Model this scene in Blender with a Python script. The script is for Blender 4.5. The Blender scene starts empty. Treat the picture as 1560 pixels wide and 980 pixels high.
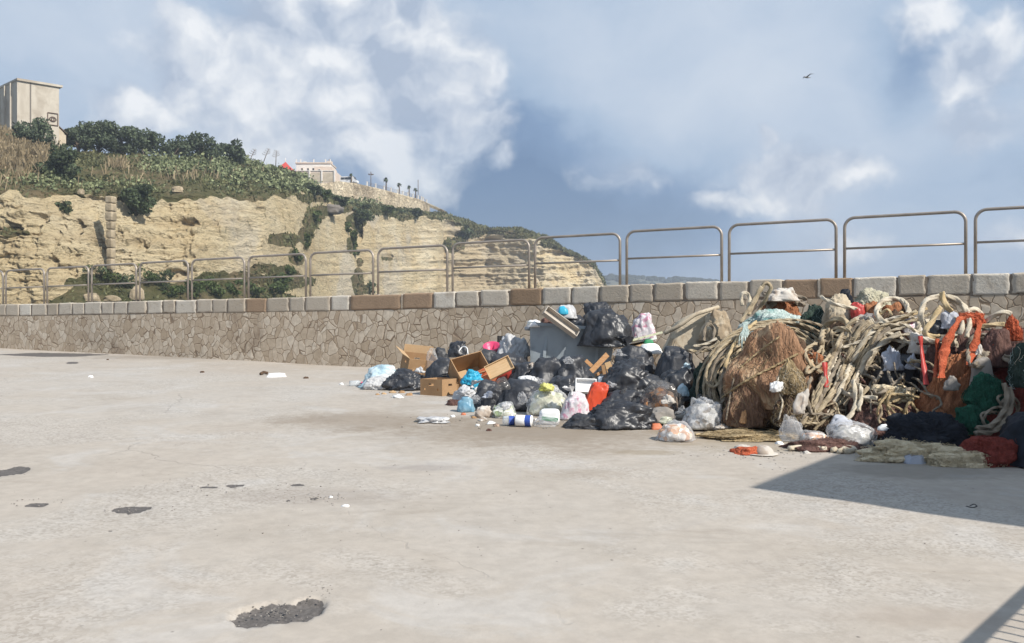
import bpy, bmesh, math, random
import numpy as np
from mathutils import Vector, Matrix, Euler, Quaternion
from mathutils.bvhtree import BVHTree

# ------------------------------------------------------------------ camera, sky, sun, exposure
C = bpy.context.scene
F, W, HY, EYE = 1298.0, 1560.0, 500.0, 1.5
cam = bpy.data.objects.new('camera', bpy.data.cameras.new('camera'))
C.collection.objects.link(cam)
cam.location = (0, 0, EYE)
cam.rotation_euler = (math.radians(90), 0, 0)
cam.data.sensor_width = 36.0
cam.data.lens = 36.0 * F / W
cam.data.shift_y = 10.0 / W
cam.data.clip_start = 0.05
cam.data.clip_end = 30000
C.camera = cam

SUN_EL = math.radians(41)
SUN_H = Vector((0.78, -0.62, 0)).normalized()
SUN_DIR = Vector((SUN_H.x * math.cos(SUN_EL), SUN_H.y * math.cos(SUN_EL), math.sin(SUN_EL)))
sun = bpy.data.objects.new('sun', bpy.data.lights.new('sun', 'SUN'))
C.collection.objects.link(sun)
sun.data.energy = 4.2
sun.data.angle = math.radians(0.6)
sun.data.color = (1.0, 0.945, 0.86)
sun.rotation_euler = SUN_DIR.to_track_quat('Z', 'Y').to_euler()

world = bpy.data.worlds.new('World')
C.world = world
world.use_nodes = True
C.view_settings.view_transform = 'Standard'
C.view_settings.look = 'None'
C.view_settings.exposure = 0.51
C.view_settings.gamma = 1.0
C.view_settings.use_curve_mapping = False
C.render.engine = 'CYCLES'
C.cycles.use_denoising = True
C.cycles.max_bounces = 5
C.cycles.diffuse_bounces = 3
C.cycles.glossy_bounces = 2
C.cycles.volume_bounces = 0
world.cycles.sampling_method = 'MANUAL'
world.cycles.sample_map_resolution = 512
C.cycles.transparent_max_bounces = 12


class NT:
    """tiny wrapper for writing node trees"""
    def __init__(s, tree):
        s.t = tree
        s.t.nodes.clear()

    def n(s, kind, ins=None, **props):
        nd = s.t.nodes.new('ShaderNode' + kind)
        for k, v in props.items():
            setattr(nd, k, v)
        for k, v in (ins or {}).items():
            sock = nd.inputs[k]
            if isinstance(v, bpy.types.NodeSocket):
                s.t.links.new(v, sock)
            else:
                if isinstance(v, (tuple, list)) and len(v) == 3 and sock.type == 'RGBA':
                    v = (*v, 1)
                sock.default_value = v
        return nd

    def link(s, a, b):
        s.t.links.new(a, b)

    def math(s, op, a, b=None, c=None, clamp=False):
        d = {0: a}
        if b is not None: d[1] = b
        if c is not None: d[2] = c
        nd = s.n('Math', d, operation=op)
        nd.use_clamp = clamp
        return nd.outputs[0]

    def ramp(s, fac, stops, interp='LINEAR'):
        nd = s.n('ValToRGB', {0: fac})
        nd.color_ramp.interpolation = interp
        el = nd.color_ramp.elements
        while len(el) < len(stops): el.new(0.5)
        for e, (p, c) in zip(el, stops):
            e.position = p
            e.color = (*c, 1) if len(c) == 3 else c
        return nd.outputs[0]

    def mix(s, fac, a, b, mode='MIX'):
        nd = s.n('Mix', data_type='RGBA', blend_type=mode)
        for sock, v in ((nd.inputs[0], fac), (nd.inputs[6], a), (nd.inputs[7], b)):
            if isinstance(v, bpy.types.NodeSocket): s.t.links.new(v, sock)
            else: sock.default_value = (*v, 1) if isinstance(v, (tuple, list)) and len(v) == 3 else v
        return nd.outputs[2]

    def noise(s, vec, scale, detail=4, rough=0.55, dist=0.0, out=0):
        ins = {'Scale': scale, 'Detail': detail, 'Roughness': rough, 'Distortion': dist}
        if vec is not None: ins['Vector'] = vec
        return s.n('TexNoise', ins).outputs[out]

    def smooth(s, v, a, b, lo=0.0, hi=1.0):
        return s.n('MapRange', {0: v, 1: a, 2: b, 3: lo, 4: hi}, interpolation_type='SMOOTHSTEP').outputs[0]

    def mapping(s, vec, scale=(1, 1, 1), rot=(0, 0, 0), loc=(0, 0, 0)):
        return s.n('Mapping', {'Vector': vec, 'Scale': scale, 'Rotation': rot, 'Location': loc}).outputs[0]


def pdir(px, py):
    return Vector(((px - 780) / F, 1.0, (HY - py) / F)).normalized()


def build_world():
    w = NT(world.node_tree)
    sky = w.n('TexSky', sky_type='NISHITA')
    sky.sun_disc = False
    sky.sun_elevation = SUN_EL
    sky.sun_rotation = math.atan2(SUN_H.x, SUN_H.y)
    d = w.n('TexCoord').outputs['Generated']
    VM = lambda op, a_, b_: w.n('VectorMath', {0: a_, 1: b_}, operation=op).outputs[0]
    wob = w.n('VectorMath', {0: VM('SUBTRACT', w.noise(d, 5.0, 5, 0.6, 0.0, out=1), (0.5, 0.5, 0.5)), 'Scale': 0.13}, operation='SCALE').outputs[0]
    dw = VM('ADD', d, wob)

    def field(blobs, start, op, vec):
        v = start
        for px, py, r, amp, zs in blobs:
            q = VM('MULTIPLY', VM('SUBTRACT', vec, tuple(pdir(px, py))), (1, 1, zs))
            L = w.n('VectorMath', {0: q}, operation='LENGTH').outputs['Value']
            v = w.math(op, v, w.smooth(L, 0.0, r * 1.35 / F, amp, 0.0))
        return v

    # far layer: slate bank low in the middle, pale veils to the right
    far = [(740, 300, 190, -.40, 1.1), (880, 330, 220, -.30, 1.9), (1030, 310, 160, -.18, 2.2), (1000, 380, 180, -.10, 3.0), (1450, 275, 150, -.12, 2.4), (1370, 110, 60, -.16, .8), (1400, 60, 50, -.12, .6), (420, 250, 110, -.10, 1.6), (580, 262, 130, -.16, 1.6),
           (340, 50, 60, -.16, 1), (90, 70, 220, .12, 1), (340, 130, 250, .10, 1), (1300, 110, 300, .10, 1), (1000, 60, 300, .15, 1.5), (1180, 190, 220, .10, 1.8), (1440, 200, 170, .12, 1.3), (1350, 350, 220, .10, 2.4), (900, 400, 160, .05, 4), (1250, 60, 160, .08, 1.2)]
    n1 = w.noise(w.mapping(dw, (1, 1, 2.1), loc=(3.1, 0.7, 1.3)), 4.2, 6, 0.55, 0.0)
    v = w.math('ADD', 0.50, w.math('MULTIPLY', w.math('SUBTRACT', n1, 0.5), 0.62))
    v = field(far, v, 'ADD', dw)
    base = w.ramp(v, [(0.12, (.070, .128, .240)), (0.32, (.145, .222, .350)), (0.50, (.270, .352, .465)), (0.68, (.365, .430, .520)), (0.9, (.47, .515, .575))])
    # near layer: heaped cumulus with crisp edges, lit from the sun's side
    cum = [(300, 120, 120, 1.0, 1.0), (262, 60, 60, .95, 1), (470, 110, 220, 1.1, 1.0), (600, 150, 190, 1.1, 1.1), (400, 60, 120, .8, 1), (190, 178, 95, .95, 1.4), (400, 200, 120, .8, 1.6), (690, 205, 75, .9, 1.3), (560, 40, 130, .9, 1.2), (585, 205, 60, 1.0, 2.6),
           (772, 238, 44, .55, 1.3), (955, 268, 120, .62, 2.4), (1190, 275, 130, .95, 2.2), (1300, 255, 100, .7, 2.2), (1110, 305, 80, .8, 2.6), (1075, 254, 30, .9, 1.1), (1155, 228, 28, .85, 1.0), (1400, 25, 60, .75, 1.0), (1480, 100, 80, .7, 1.0), (1520, 60, 60, .6, 1), (1480, 180, 100, .6, 1.6), (1540, 360, 80, .5, 2), (1290, 350, 120, .6, 3)]
    sm = w.n('Value')
    sm.outputs[0].default_value = 0.0
    cb = field(cum, sm.outputs[0], 'MAXIMUM', dw)

    def puffs(vec, det):
        a_ = w.noise(w.mapping(vec, (1, 1, 1.25), loc=(7.3, 1.7, 0.3)), 8.5, det, 0.56, 0.0)
        bl = w.n('TexVoronoi', {'Vector': w.mapping(vec, (1, 1, 1.25)), 'Scale': 15.0}).outputs['Distance']
        return w.math('ADD', w.math('SUBTRACT', a_, 0.5), w.math('MULTIPLY', w.math('SUBTRACT', 0.46, bl), 0.26))
    p1 = puffs(dw, 6)
    p2 = puffs(VM('ADD', dw, (0.020, 0.0, 0.030)), 4)
    c = w.math('ADD', w.math('MULTIPLY', cb, 0.95), w.math('MULTIPLY', p1, 1.0))
    mask = w.smooth(c, 0.20, 0.62)
    lit = w.math('ADD', 0.45, w.math('MULTIPLY', w.math('SUBTRACT', p1, p2), 2.4))
    lit = w.math('ADD', lit, w.math('MULTIPLY', w.math('SUBTRACT', c, 0.55), 0.35))
    ccol = w.ramp(lit, [(0.10, (.290, .342, .430)), (0.40, (.420, .460, .525)), (0.62, (.530, .555, .592)), (0.90, (.680, .685, .690))])
    col = w.mix(w.math('MULTIPLY', mask, 0.86), base, ccol)
    bg_sky = w.n('Background', {0: sky.outputs[0], 1: 0.10})
    bg_cl = w.n('Background', {0: col, 1: 1.06})
    ms = w.n('MixShader', {0: w.smooth(v, 0.10, 0.50, 0.80, 0.97), 1: bg_sky.outputs[0], 2: bg_cl.outputs[0]})
    out = w.n('OutputWorld')
    w.link(ms.outputs[0], out.inputs[0])


build_world()

# ------------------------------------------------------------------ helpers
def at(px, py, d):
    return Vector(((px - 780) / F * d, d, EYE - (py - HY) / F * d))


GA, GB = -0.00605, 0.0313
def gz(x, y):
    return GA * x + GB * y


def gdepth(px, py):
    """depth at which the sight line meets the tilted pier"""
    return EYE / ((py - HY) / F + GB + GA * (px - 780) / F)


def ground(px, py):
    d = gdepth(px, py)
    return Vector(((px - 780) / F * d, d, gz((px - 780) / F * d, d)))


_rng = np.random.RandomState(7)
_perm = np.concatenate([_rng.permutation(256)] * 3)
_g = _rng.normal(size=(256, 3))
_g /= np.linalg.norm(_g, axis=1)[:, None]


def perlin(p):
    p = np.asarray(p, float)
    i = np.floor(p).astype(int)
    f = p - i
    i &= 255
    u = f * f * f * (f * (f * 6 - 15) + 10)
    r = 0
    for dx in (0, 1):
        wx = u[:, 0] if dx else 1 - u[:, 0]
        for dy in (0, 1):
            wy = u[:, 1] if dy else 1 - u[:, 1]
            for dz in (0, 1):
                wz = u[:, 2] if dz else 1 - u[:, 2]
                h = _perm[_perm[_perm[(i[:, 0] + dx) & 255] + ((i[:, 1] + dy) & 255)] + ((i[:, 2] + dz) & 255)]
                g = _g[h]
                r = r + wx * wy * wz * (g[:, 0] * (f[:, 0] - dx) + g[:, 1] * (f[:, 1] - dy) + g[:, 2] * (f[:, 2] - dz))
    return r * 1.5


def fbm(p, o=4, gain=0.5):
    a, s, r = 1.0, 1.0, 0
    for k in range(o):
        r = r + a * perlin(p * s + 17.3 * k)
        a *= gain
        s *= 2.03
    return r


def sst(x, a, b):
    t = np.clip((x - a) / (b - a), 0, 1)
    return t * t * (3 - 2 * t)


def add_mesh(name, V, Fc, mat=None, loc=(0, 0, 0), rot=(0, 0, 0), parent=None, smooth=True):
    me = bpy.data.meshes.new(name)
    V = np.asarray(V, float)
    if isinstance(Fc, np.ndarray):
        n, k = Fc.shape
        me.vertices.add(len(V))
        me.vertices.foreach_set('co', V.astype(np.float32).ravel())
        me.loops.add(n * k)
        me.loops.foreach_set('vertex_index', Fc.astype(np.int32).ravel())
        me.polygons.add(n)
        me.polygons.foreach_set('loop_start', np.arange(0, n * k, k, dtype=np.int32))
        me.update(calc_edges=True)
    else:
        me.from_pydata([tuple(v) for v in V], [], [tuple(f) for f in Fc])
    if smooth:
        me.polygons.foreach_set('use_smooth', np.ones(len(me.polygons), dtype=bool))
    me.update()
    o = bpy.data.objects.new(name, me)
    C.collection.objects.link(o)
    if mat is not None:
        for m in (mat if isinstance(mat, (list, tuple)) else [mat]): me.materials.append(m)
    o.location = loc
    o.rotation_euler = rot
    if parent is not None: o.parent = parent
    return o


def tag(o, label=None, cat=None, group=None, kind=None):
    if label: o['label'] = label
    if cat: o['category'] = cat
    if group: o['group'] = group
    if kind: o['kind'] = kind
    return o


def thing(name, label, cat, loc=(0, 0, 0), rot=(0, 0, 0), group=None):
    o = bpy.data.objects.new(name, None)
    C.collection.objects.link(o)
    o.location = loc
    o.rotation_euler = rot
    o.empty_display_size = 0.1
    return tag(o, label, cat, group)


def copy_tree(o, parent=None):
    c = o.copy()
    C.collection.objects.link(c)
    if parent is not None: c.parent = parent
    for ch in list(o.children): copy_tree(ch, c)
    return c


class MB:
    """collects shapes into one mesh"""
    def __init__(s):
        s.V, s.F, s.n = [], [], 0

    def add(s, V, Fc):
        V = np.asarray(V, float)
        s.V.append(V)
        s.F += [tuple(int(i) + s.n for i in f) for f in Fc]
        s.n += len(V)
        return s

    def box(s, c, size, rot=None):
        h = np.array(size) / 2
        V = np.array([[x, y, z] for x in (-1, 1) for y in (-1, 1) for z in (-1, 1)]) * h
        if rot is not None: V = V @ np.array(Euler(rot).to_matrix()).T
        return s.add(V + np.array(c), [(0, 1, 3, 2), (4, 6, 7, 5), (0, 4, 5, 1), (2, 3, 7, 6), (0, 2, 6, 4), (1, 5, 7, 3)])

    def tube(s, P, r, sides=8, twist=0.0, lobe=0.0, cap=True):
        V, Fc = tube_geo(P, r, sides, twist, lobe, cap)
        return s.add(V, Fc)

    def lathe(s, prof, n=16, c=(0, 0, 0), M=None):
        V = []
        for r, z in prof:
            for k in range(n):
                a = 2 * math.pi * k / n
                V.append((r * math.cos(a), r * math.sin(a), z))
        Fc = [(i * n + k, i * n + (k + 1) % n, (i + 1) * n + (k + 1) % n, (i + 1) * n + k) for i in range(len(prof) - 1) for k in range(n)]
        V = np.array(V)
        if M is not None: V = V @ np.array(M).T
        return s.add(V + np.array(c), Fc)

    def build(s, name, mat, **k):
        return add_mesh(name, np.concatenate(s.V), s.F, mat, **k)


def catmull(P, step):
    P = np.asarray(P, float)
    if len(P) < 3:
        n = max(2, int(np.linalg.norm(P[-1] - P[0]) / step))
        return P[0] + (P[-1] - P[0]) * np.linspace(0, 1, n)[:, None]
    Q = np.vstack([2 * P[0] - P[1], P, 2 * P[-1] - P[-2]])
    out = []
    for i in range(1, len(Q) - 2):
        p0, p1, p2, p3 = Q[i - 1], Q[i], Q[i + 1], Q[i + 2]
        n = max(2, int(np.linalg.norm(p2 - p1) / step) + 1)
        t = np.linspace(0, 1, n, endpoint=False)[:, None]
        out.append(0.5 * ((2 * p1) + (-p0 + p2) * t + (2 * p0 - 5 * p1 + 4 * p2 - p3) * t * t + (-p0 + 3 * p1 - 3 * p2 + p3) * t ** 3))
    out.append(P[-1:])
    return np.concatenate(out)


def tube_geo(P, r, sides=8, twist=0.0, lobe=0.0, cap=True):
    P = np.asarray(P, float)
    n = len(P)
    T = np.gradient(P, axis=0)
    T /= np.maximum(np.linalg.norm(T, axis=1)[:, None], 1e-9)
    N = np.zeros_like(P)
    a = np.array([0, 0, 1.0]) if abs(T[0, 2]) < 0.9 else np.array([1.0, 0, 0])
    N[0] = np.cross(T[0], a)
    N[0] /= np.linalg.norm(N[0])
    for i in range(1, n):
        v = N[i - 1] - T[i] * np.dot(N[i - 1], T[i])
        N[i] = v / max(np.linalg.norm(v), 1e-9)
    B = np.cross(T, N)
    L = np.concatenate([[0], np.cumsum(np.linalg.norm(np.diff(P, axis=0), axis=1))])
    th = np.arange(sides) * 2 * math.pi / sides
    rr = np.broadcast_to(np.asarray(r, float), (n,))
    R = rr[:, None] * np.ones(sides)
    if lobe: R = R * (1 + lobe * np.cos(3 * (th[None, :] - twist * L[:, None])))
    V = P[:, None, :] + R[..., None] * (np.cos(th)[None, :, None] * N[:, None, :] + np.sin(th)[None, :, None] * B[:, None, :])
    Fc = [(i * sides + k, i * sides + (k + 1) % sides, (i + 1) * sides + (k + 1) % sides, (i + 1) * sides + k) for i in range(n - 1) for k in range(sides)]
    if cap:
        Fc.append(tuple(reversed(range(sides))))
        Fc.append(tuple((n - 1) * sides + k for k in range(sides)))
    return V.reshape(-1, 3), Fc


_ico = {}
def ico(level):
    if level not in _ico:
        b = bmesh.new()
        bmesh.ops.create_icosphere(b, subdivisions=level, radius=1)
        _ico[level] = (np.array([v.co[:] for v in b.verts]), np.array([[v.index for v in f.verts] for f in b.faces]))
        b.free()
    return _ico[level]


def blob_geo(seed, level=5, lump=0.25, crease=0.22, fine=0.06, fold=0.0, fold2=0.0, boxy=0.85, flat=0.45, slump=0.12, knot=0.0, yf=0.8, fuzz=0.06, bf=1.8):
    """a slumped, creased body: x in -.5...5, z in 0..1, y in +-.5*yf"""
    P, Fc = ico(level)
    o = np.array([seed * 3.17 % 97, seed * 7.31 % 89, seed * 1.93 % 83])
    wv = np.stack([perlin(P * 1.7 + o + k * 9.1) for k in range(3)], 1) * 0.35
    r = 1 + lump * fbm(P * 1.1 + o, 2)
    b = np.abs(perlin((P + wv) * bf + o)) + (0.25 + fuzz * 1.1) * np.abs(perlin((P + wv) * 4.2 + o + 5)) + fuzz * np.abs(perlin((P + wv * .6) * 10.3 + o + 11))
    r = r + crease * (b - 0.35)
    if fine:
        r = r - fine * np.clip(1 - np.abs(perlin((P + wv * 1.5) * 6.5 + o + 3)) * 2.5, 0, 1) ** 2
        r = r + fine * 0.9 * np.clip(1 - np.abs(perlin((P * np.array([1, 1, .55]) + wv * 1.8) * 5.0 + o + 23)) * 3.0, 0, 1) ** 2
    if fold:
        ph = np.arctan2(P[:, 1], P[:, 0]) + 0.5 * wv[:, 0]
        q = np.stack([np.cos(ph) * 4.2, np.sin(ph) * 4.2, P[:, 2] * 0.7], 1)
        r = r + fold * (np.abs(perlin(q + o)) + .5 * np.abs(perlin(q * 2.3 + o)) - 0.3) * (1 - 0.5 * np.clip(P[:, 2], 0, 1))
    if fold2:
        ph2 = np.arctan2(P[:, 1], P[:, 0]) + 0.9 * wv[:, 1] + .35 * P[:, 2]
        q2 = np.stack([np.cos(ph2) * 9.5, np.sin(ph2) * 9.5, P[:, 2] * 1.1], 1)
        r = r + fold2 * (np.abs(perlin(q2 + o + 3)) + .6 * np.abs(perlin(q2 * 2.2 + o)) - .35)
    if knot:
        t = np.arccos(np.clip(P[:, 2], -1, 1))
        ph = np.arctan2(P[:, 1], P[:, 0])
        r = r + knot * np.clip(1 - t / 0.55, 0, 1) ** 2.2 + 0.05 * np.clip(1 - t / 1.3, 0, 1) * np.cos(ph * 9 + 5 * wv[:, 0])
    Q = P * r[:, None]
    Q = np.sign(Q) * np.abs(Q) ** boxy
    z = Q[:, 2]
    z = np.where(z < -flat, -flat + (z + flat) * 0.12, z)
    s = 1 + slump * np.clip(0.4 - z, 0, 1)
    Q = np.stack([Q[:, 0] * s, Q[:, 1] * s, z], 1)
    mn, mx = Q.min(0), Q.max(0)
    Q[:, 0] = (Q[:, 0] - (mn[0] + mx[0]) / 2) / (mx[0] - mn[0])
    Q[:, 1] = (Q[:, 1] - (mn[1] + mx[1]) / 2) / (mx[1] - mn[1]) * yf
    Q[:, 2] = (Q[:, 2] - mn[2]) / (mx[2] - mn[2])
    return Q, Fc


support = []          # meshes later things can rest on (world vertices, faces)


def blob(name, label, cat, box, d, mat, seed, yf=0.8, group=None, parent=None, lean=0.0, sup=False, rz=0.0, **k):
    """a slumped body filling the picture box (x0,y0,x1,y1) at depth d; d None: standing on the pier"""
    x0, y0, x1, y1 = box
    px = (x0 + x1) / 2
    if d is None:
        d = gdepth(px, y1)
        for _ in range(3):
            w = (x1 - x0) / F * d
            d = gdepth(px, y1) + 0.36 * w * yf
        z0 = gz((px - 780) / F * d, d) - 0.01
    else:
        z0 = max(EYE - (y1 - HY) / F * d, gz((px - 780) / F * d, d) - 0.01)
    w = (x1 - x0) / F * d
    h = EYE - (y0 - HY) / F * d - z0
    V, Fc = blob_geo(seed, yf=yf, **k)
    V = V * np.array([w, w, h])
    if lean: V[:, 0] += V[:, 2] * lean
    loc = ((px - 780) / F * d, d, z0)
    o = add_mesh(name, V, Fc, mat, loc=loc, rot=(0, 0, rz), parent=parent)
    if label: tag(o, label, cat, group)
    if sup:
        c, s_ = math.cos(rz), math.sin(rz)
        R = np.array([[c, -s_, 0], [s_, c, 0], [0, 0, 1]])
        support.append((V @ R.T + np.array(loc), Fc))
    return o


def make_bvh(parts):
    V, Fc, n = [], [], 0
    for v, f in parts:
        V.append(np.asarray(v))
        Fc += [[int(i) + n for i in q] for q in f]
        n += len(v)
    return BVHTree.FromPolygons([tuple(p) for p in np.concatenate(V)], Fc)


# ------------------------------------------------------------------ materials
def new_mat(name):
    m = bpy.data.materials.new(name)
    m.use_nodes = True
    return m, NT(m.node_tree)


def finish(m, t, shader):
    out = t.n('OutputMaterial')
    t.link(shader, out.inputs[0])
    return m


def pm(name, c1, c2=None, scale=4.0, rough=0.6, metallic=0.0, bump=0.3, bscale=18.0, bdist=0.02, stretch=(1, 1, 1), transl=0.0, alpha=1.0, spec=0.5, c3=None, s3=1.0, ramp=(0.35, 0.65), coat=0.0, ridge=0.0, rscale=6.0, weave=False):
    """a plain procedural surface: two or three mottled colours, roughness, bump"""
    m, t = new_mat(name)
    co = t.n('TexCoord').outputs['Object']
    rnd = t.n('ObjectInfo').outputs['Random']
    off = t.n('CombineXYZ', {0: t.math('MULTIPLY', rnd, 37.0), 1: t.math('MULTIPLY', rnd, 71.0)}).outputs[0]
    co = t.n('VectorMath', {0: co, 1: off}, operation='ADD').outputs[0]
    v = t.mapping(co, stretch)
    n = t.noise(v, scale, 5, 0.6, 0.4)
    col = t.ramp(n, [(ramp[0], c1), (ramp[1], c2 or c1)])
    if weave:
        wn = t.noise(t.mapping(co, (46, 46, 7)), 1.0, 5, .7, .5)
        col = t.mix(t.smooth(wn, .36, .52, .5, 0), col, tuple(c * .5 for c in c1))
        col = t.mix(t.smooth(wn, .55, .68, 0, .5), col, tuple(min(1, c * 1.45) for c in (c2 or c1)))
        gr = t.noise(co, 120, 2, .6)
        col = t.mix(t.smooth(gr, .40, .55, .4, 0), col, tuple(c * .5 for c in c1))
    if c3: col = t.mix(t.smooth(t.noise(co, s3, 4, 0.6, 0.3), 0.50, 0.62), col, c3)
    b = t.noise(v, bscale, 5, 0.6, 0.3)
    if ridge:
        rg = t.math('ABSOLUTE', t.math('SUBTRACT', t.noise(v, rscale, 3, 0.5, 0.6), 0.5))
        rg = t.smooth(rg, 0.0, 0.10, 1.0, 0.0)
        b = t.math('ADD', b, t.math('MULTIPLY', rg, ridge))
    nor = t.n('Bump', {'Strength': bump, 'Distance': bdist, 'Height': b}).outputs[0]
    p = t.n('BsdfPrincipled', {'Base Color': col, 'Roughness': rough, 'Metallic': metallic, 'Normal': nor, 'Specular IOR Level': spec, 'Coat Weight': coat})
    sh = p.outputs[0]
    if transl: sh = t.n('MixShader', {0: transl, 1: sh, 2: t.n('BsdfTranslucent', {0: col, 'Normal': nor}).outputs[0]}).outputs[0]
    if alpha < 1:
        tr = t.n('BsdfTransparent').outputs[0]
        lw = t.n('LayerWeight', {0: 0.35, 'Normal': nor}).outputs['Facing']
        a = t.math('ADD', t.math('MULTIPLY', lw, 0.5), alpha, clamp=True)
        sh = t.n('MixShader', {0: a, 1: tr, 2: sh}).outputs[0]
    return finish(m, t, sh)


M = {}
BUMP = dict(bump=0.2, bscale=5, bdist=0.02, ridge=1.0, rscale=3.4, stretch=(1, 1, .55))
M['black'] = pm('black_plastic', (.024, .025, .030), (.036, .038, .044), rough=.40, spec=.5, **BUMP)
M['black2'] = pm('dull_black_plastic', (.027, .029, .035), (.042, .044, .052), rough=.48, spec=.5, **BUMP)
M['greyblack'] = pm('dusty_black_plastic', (.03, .032, .038), (.055, .056, .060), rough=.5, spec=.4, **BUMP)
M['white_bag'] = pm('white_plastic', (.52, .52, .53), (.70, .70, .70), rough=.38, transl=.25, **BUMP)
M['pinkwhite'] = pm('printed_white_plastic', (.78, .75, .76), (.70, .66, .68), c3=(.62, .30, .40), s3=9, rough=.38, transl=.2, **BUMP)
M['paleblue'] = pm('pale_blue_plastic', (.40, .60, .70), (.62, .74, .79), c3=(.72, .75, .76), s3=4, rough=.33, transl=.25, **BUMP)
M['cyan'] = pm('cyan_plastic', (.02, .34, .55), (.06, .47, .66), rough=.35, transl=.15, **BUMP)
M['blue'] = pm('blue_plastic', (.10, .28, .42), (.30, .46, .55), rough=.35, transl=.15, **BUMP)
M['yellowbag'] = pm('pale_yellow_plastic', (.62, .63, .40), (.72, .72, .58), c3=(.34, .36, .26), s3=11, rough=.33, transl=.2, **BUMP)
M['yellowtie'] = pm('yellow_plastic', (.70, .68, .16), (.62, .62, .25), rough=.35, transl=.2)
M['greenbag'] = pm('pale_green_plastic', (.45, .50, .38), (.58, .60, .52), c3=(.12, .20, .08), s3=12, rough=.33, transl=.2, **BUMP)
M['redbag'] = pm('orange_red_plastic', (.60, .055, .022), (.70, .09, .03), rough=.4, transl=.15, **BUMP)
M['film'] = pm('clear_plastic_film', (.55, .55, .56), (.68, .68, .69), rough=.2, alpha=.14, **{**BUMP, 'bump': .15})
M['greyfilm'] = pm('smoky_plastic_film', (.10, .095, .09), (.16, .15, .145), rough=.22, alpha=.35, **BUMP)
M['pink'] = pm('pink_plastic', (.65, .06, .16), rough=.35)
M['red'] = pm('red_plastic', (.44, .045, .035), rough=.45)
M['orange_card'] = pm('orange_card', (.55, .16, .07), (.62, .22, .12), rough=.6)
M['card'] = pm('cardboard', (.33, .20, .105), (.40, .255, .14), scale=3, rough=.85, bump=.15, bscale=40, spec=.2)
M['card_in'] = pm('cardboard_inside', (.44, .30, .17), (.50, .35, .21), scale=3, rough=.85, bump=.15, bscale=40, spec=.2)
M['card_grey'] = pm('grey_cardboard', (.42, .37, .31), (.50, .45, .39), scale=3, rough=.85, bump=.15, spec=.2)
M['dark'] = pm('dark_print', (.03, .03, .035), rough=.6)
M['wood'] = pm('pale_wood', (.50, .33, .17), (.58, .40, .23), scale=6, stretch=(1, 8, 8), rough=.7, bump=.2, spec=.3)
M['crate_wood'] = pm('orange_wood', (.48, .25, .11), (.56, .32, .16), scale=6, stretch=(1, 6, 6), rough=.75, spec=.3)
M['foam'] = pm('white_foam', (.78, .78, .77), (.84, .84, .83), rough=.7, bump=.1, bscale=60)
M['paper'] = pm('white_paper', (.70, .70, .69), (.80, .80, .78), rough=.8)
M['green_print'] = pm('green_print', (.03, .24, .10), rough=.5)
M['blue_print'] = pm('blue_print', (.03, .08, .36), rough=.5)
M['lightblue_print'] = pm('light_blue_print', (.22, .45, .62), rough=.5)
M['gold'] = pm('gold_lid', (.50, .36, .14), rough=.35, metallic=.7)
M['bottle'] = pm('clear_bottle_plastic', (.66, .72, .76), rough=.12, alpha=.30, bump=.05)
M['dumpster'] = pm('grey_blue_painted_steel', (.27, .31, .335), (.305, .345, .37), scale=2, rough=.5, bump=.08, bscale=30, c3=(.23, .26, .28), s3=1.6)
M['dumpster_in'] = pm('dark_steel', (.06, .065, .07), rough=.6)
M['rubber'] = pm('black_rubber', (.02, .02, .02), rough=.7)
M['zinc'] = pm('zinc_steel', (.4, .4, .4), rough=.4, metallic=.8)
ST = (1, 1, .25)
NB = dict(bump=.45, bscale=34, bdist=.04, ridge=.6, rscale=14, spec=.12, weave=True)
M['net_brown'] = pm('brown_netting', (.29, .165, .098), (.41, .25, .155), scale=5, c3=(.47, .335, .21), s3=3.0, stretch=ST, rough=.9, **NB)
M['net_dark'] = pm('dark_brown_netting', (.075, .050, .036), (.16, .105, .07), scale=10, stretch=ST, rough=.95, **NB)
M['net_tan'] = pm('tan_netting', (.30, .22, .12), (.45, .35, .21), scale=14, stretch=ST, rough=.9, **NB)
M['net_teal'] = pm('pale_teal_netting', (.42, .52, .49), (.62, .69, .65), scale=10, c3=(.20, .36, .34), s3=3.0, rough=.85, **NB)
M['net_brown_dark'] = pm('weathered_brown_netting', (.20, .118, .078), (.31, .19, .125), scale=7, stretch=ST, rough=.92, **NB)
M['net_green'] = pm('green_netting', (.017, .072, .048), (.032, .125, .08), scale=12, rough=.85, **NB)
M['net_darkgreen'] = pm('dark_green_netting', (.028, .045, .036), (.06, .085, .07), scale=10, rough=.9, **NB)
M['net_red'] = pm('dark_red_netting', (.16, .034, .026), (.24, .055, .042), scale=9, rough=.9, **NB)
M['net_orange'] = pm('orange_red_netting', (.42, .085, .04), (.52, .14, .07), scale=10, rough=.85, **NB)
M['net_rust'] = pm('rust_netting', (.30, .12, .06), (.44, .20, .10), scale=8, stretch=ST, rough=.9, **NB)
M['net_plum'] = pm('plum_netting', (.10, .055, .048), (.19, .11, .09), scale=9, stretch=ST, rough=.9, **NB)
M['fleece'] = pm('cream_fibre', (.72, .585, .38), (.82, .70, .50), scale=10, rough=.95, bump=1.0, bscale=30, bdist=.05, spec=.1)
M['canvas'] = pm('beige_canvas', (.44, .37, .27), (.54, .47, .36), scale=3, rough=.9, bump=.35, bscale=60, spec=.2, c3=(.33, .26, .18), s3=3)
M['canvas_green'] = pm('khaki_canvas', (.38, .36, .26), (.50, .47, .36), scale=3, rough=.9, bump=.35, bscale=50, spec=.2)
M['rope'] = pm('weathered_rope', (.33, .265, .175), (.47, .39, .27), scale=10, rough=.9, bump=.6, bscale=70, spec=.2, c3=(.25, .20, .14), s3=4)
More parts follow.
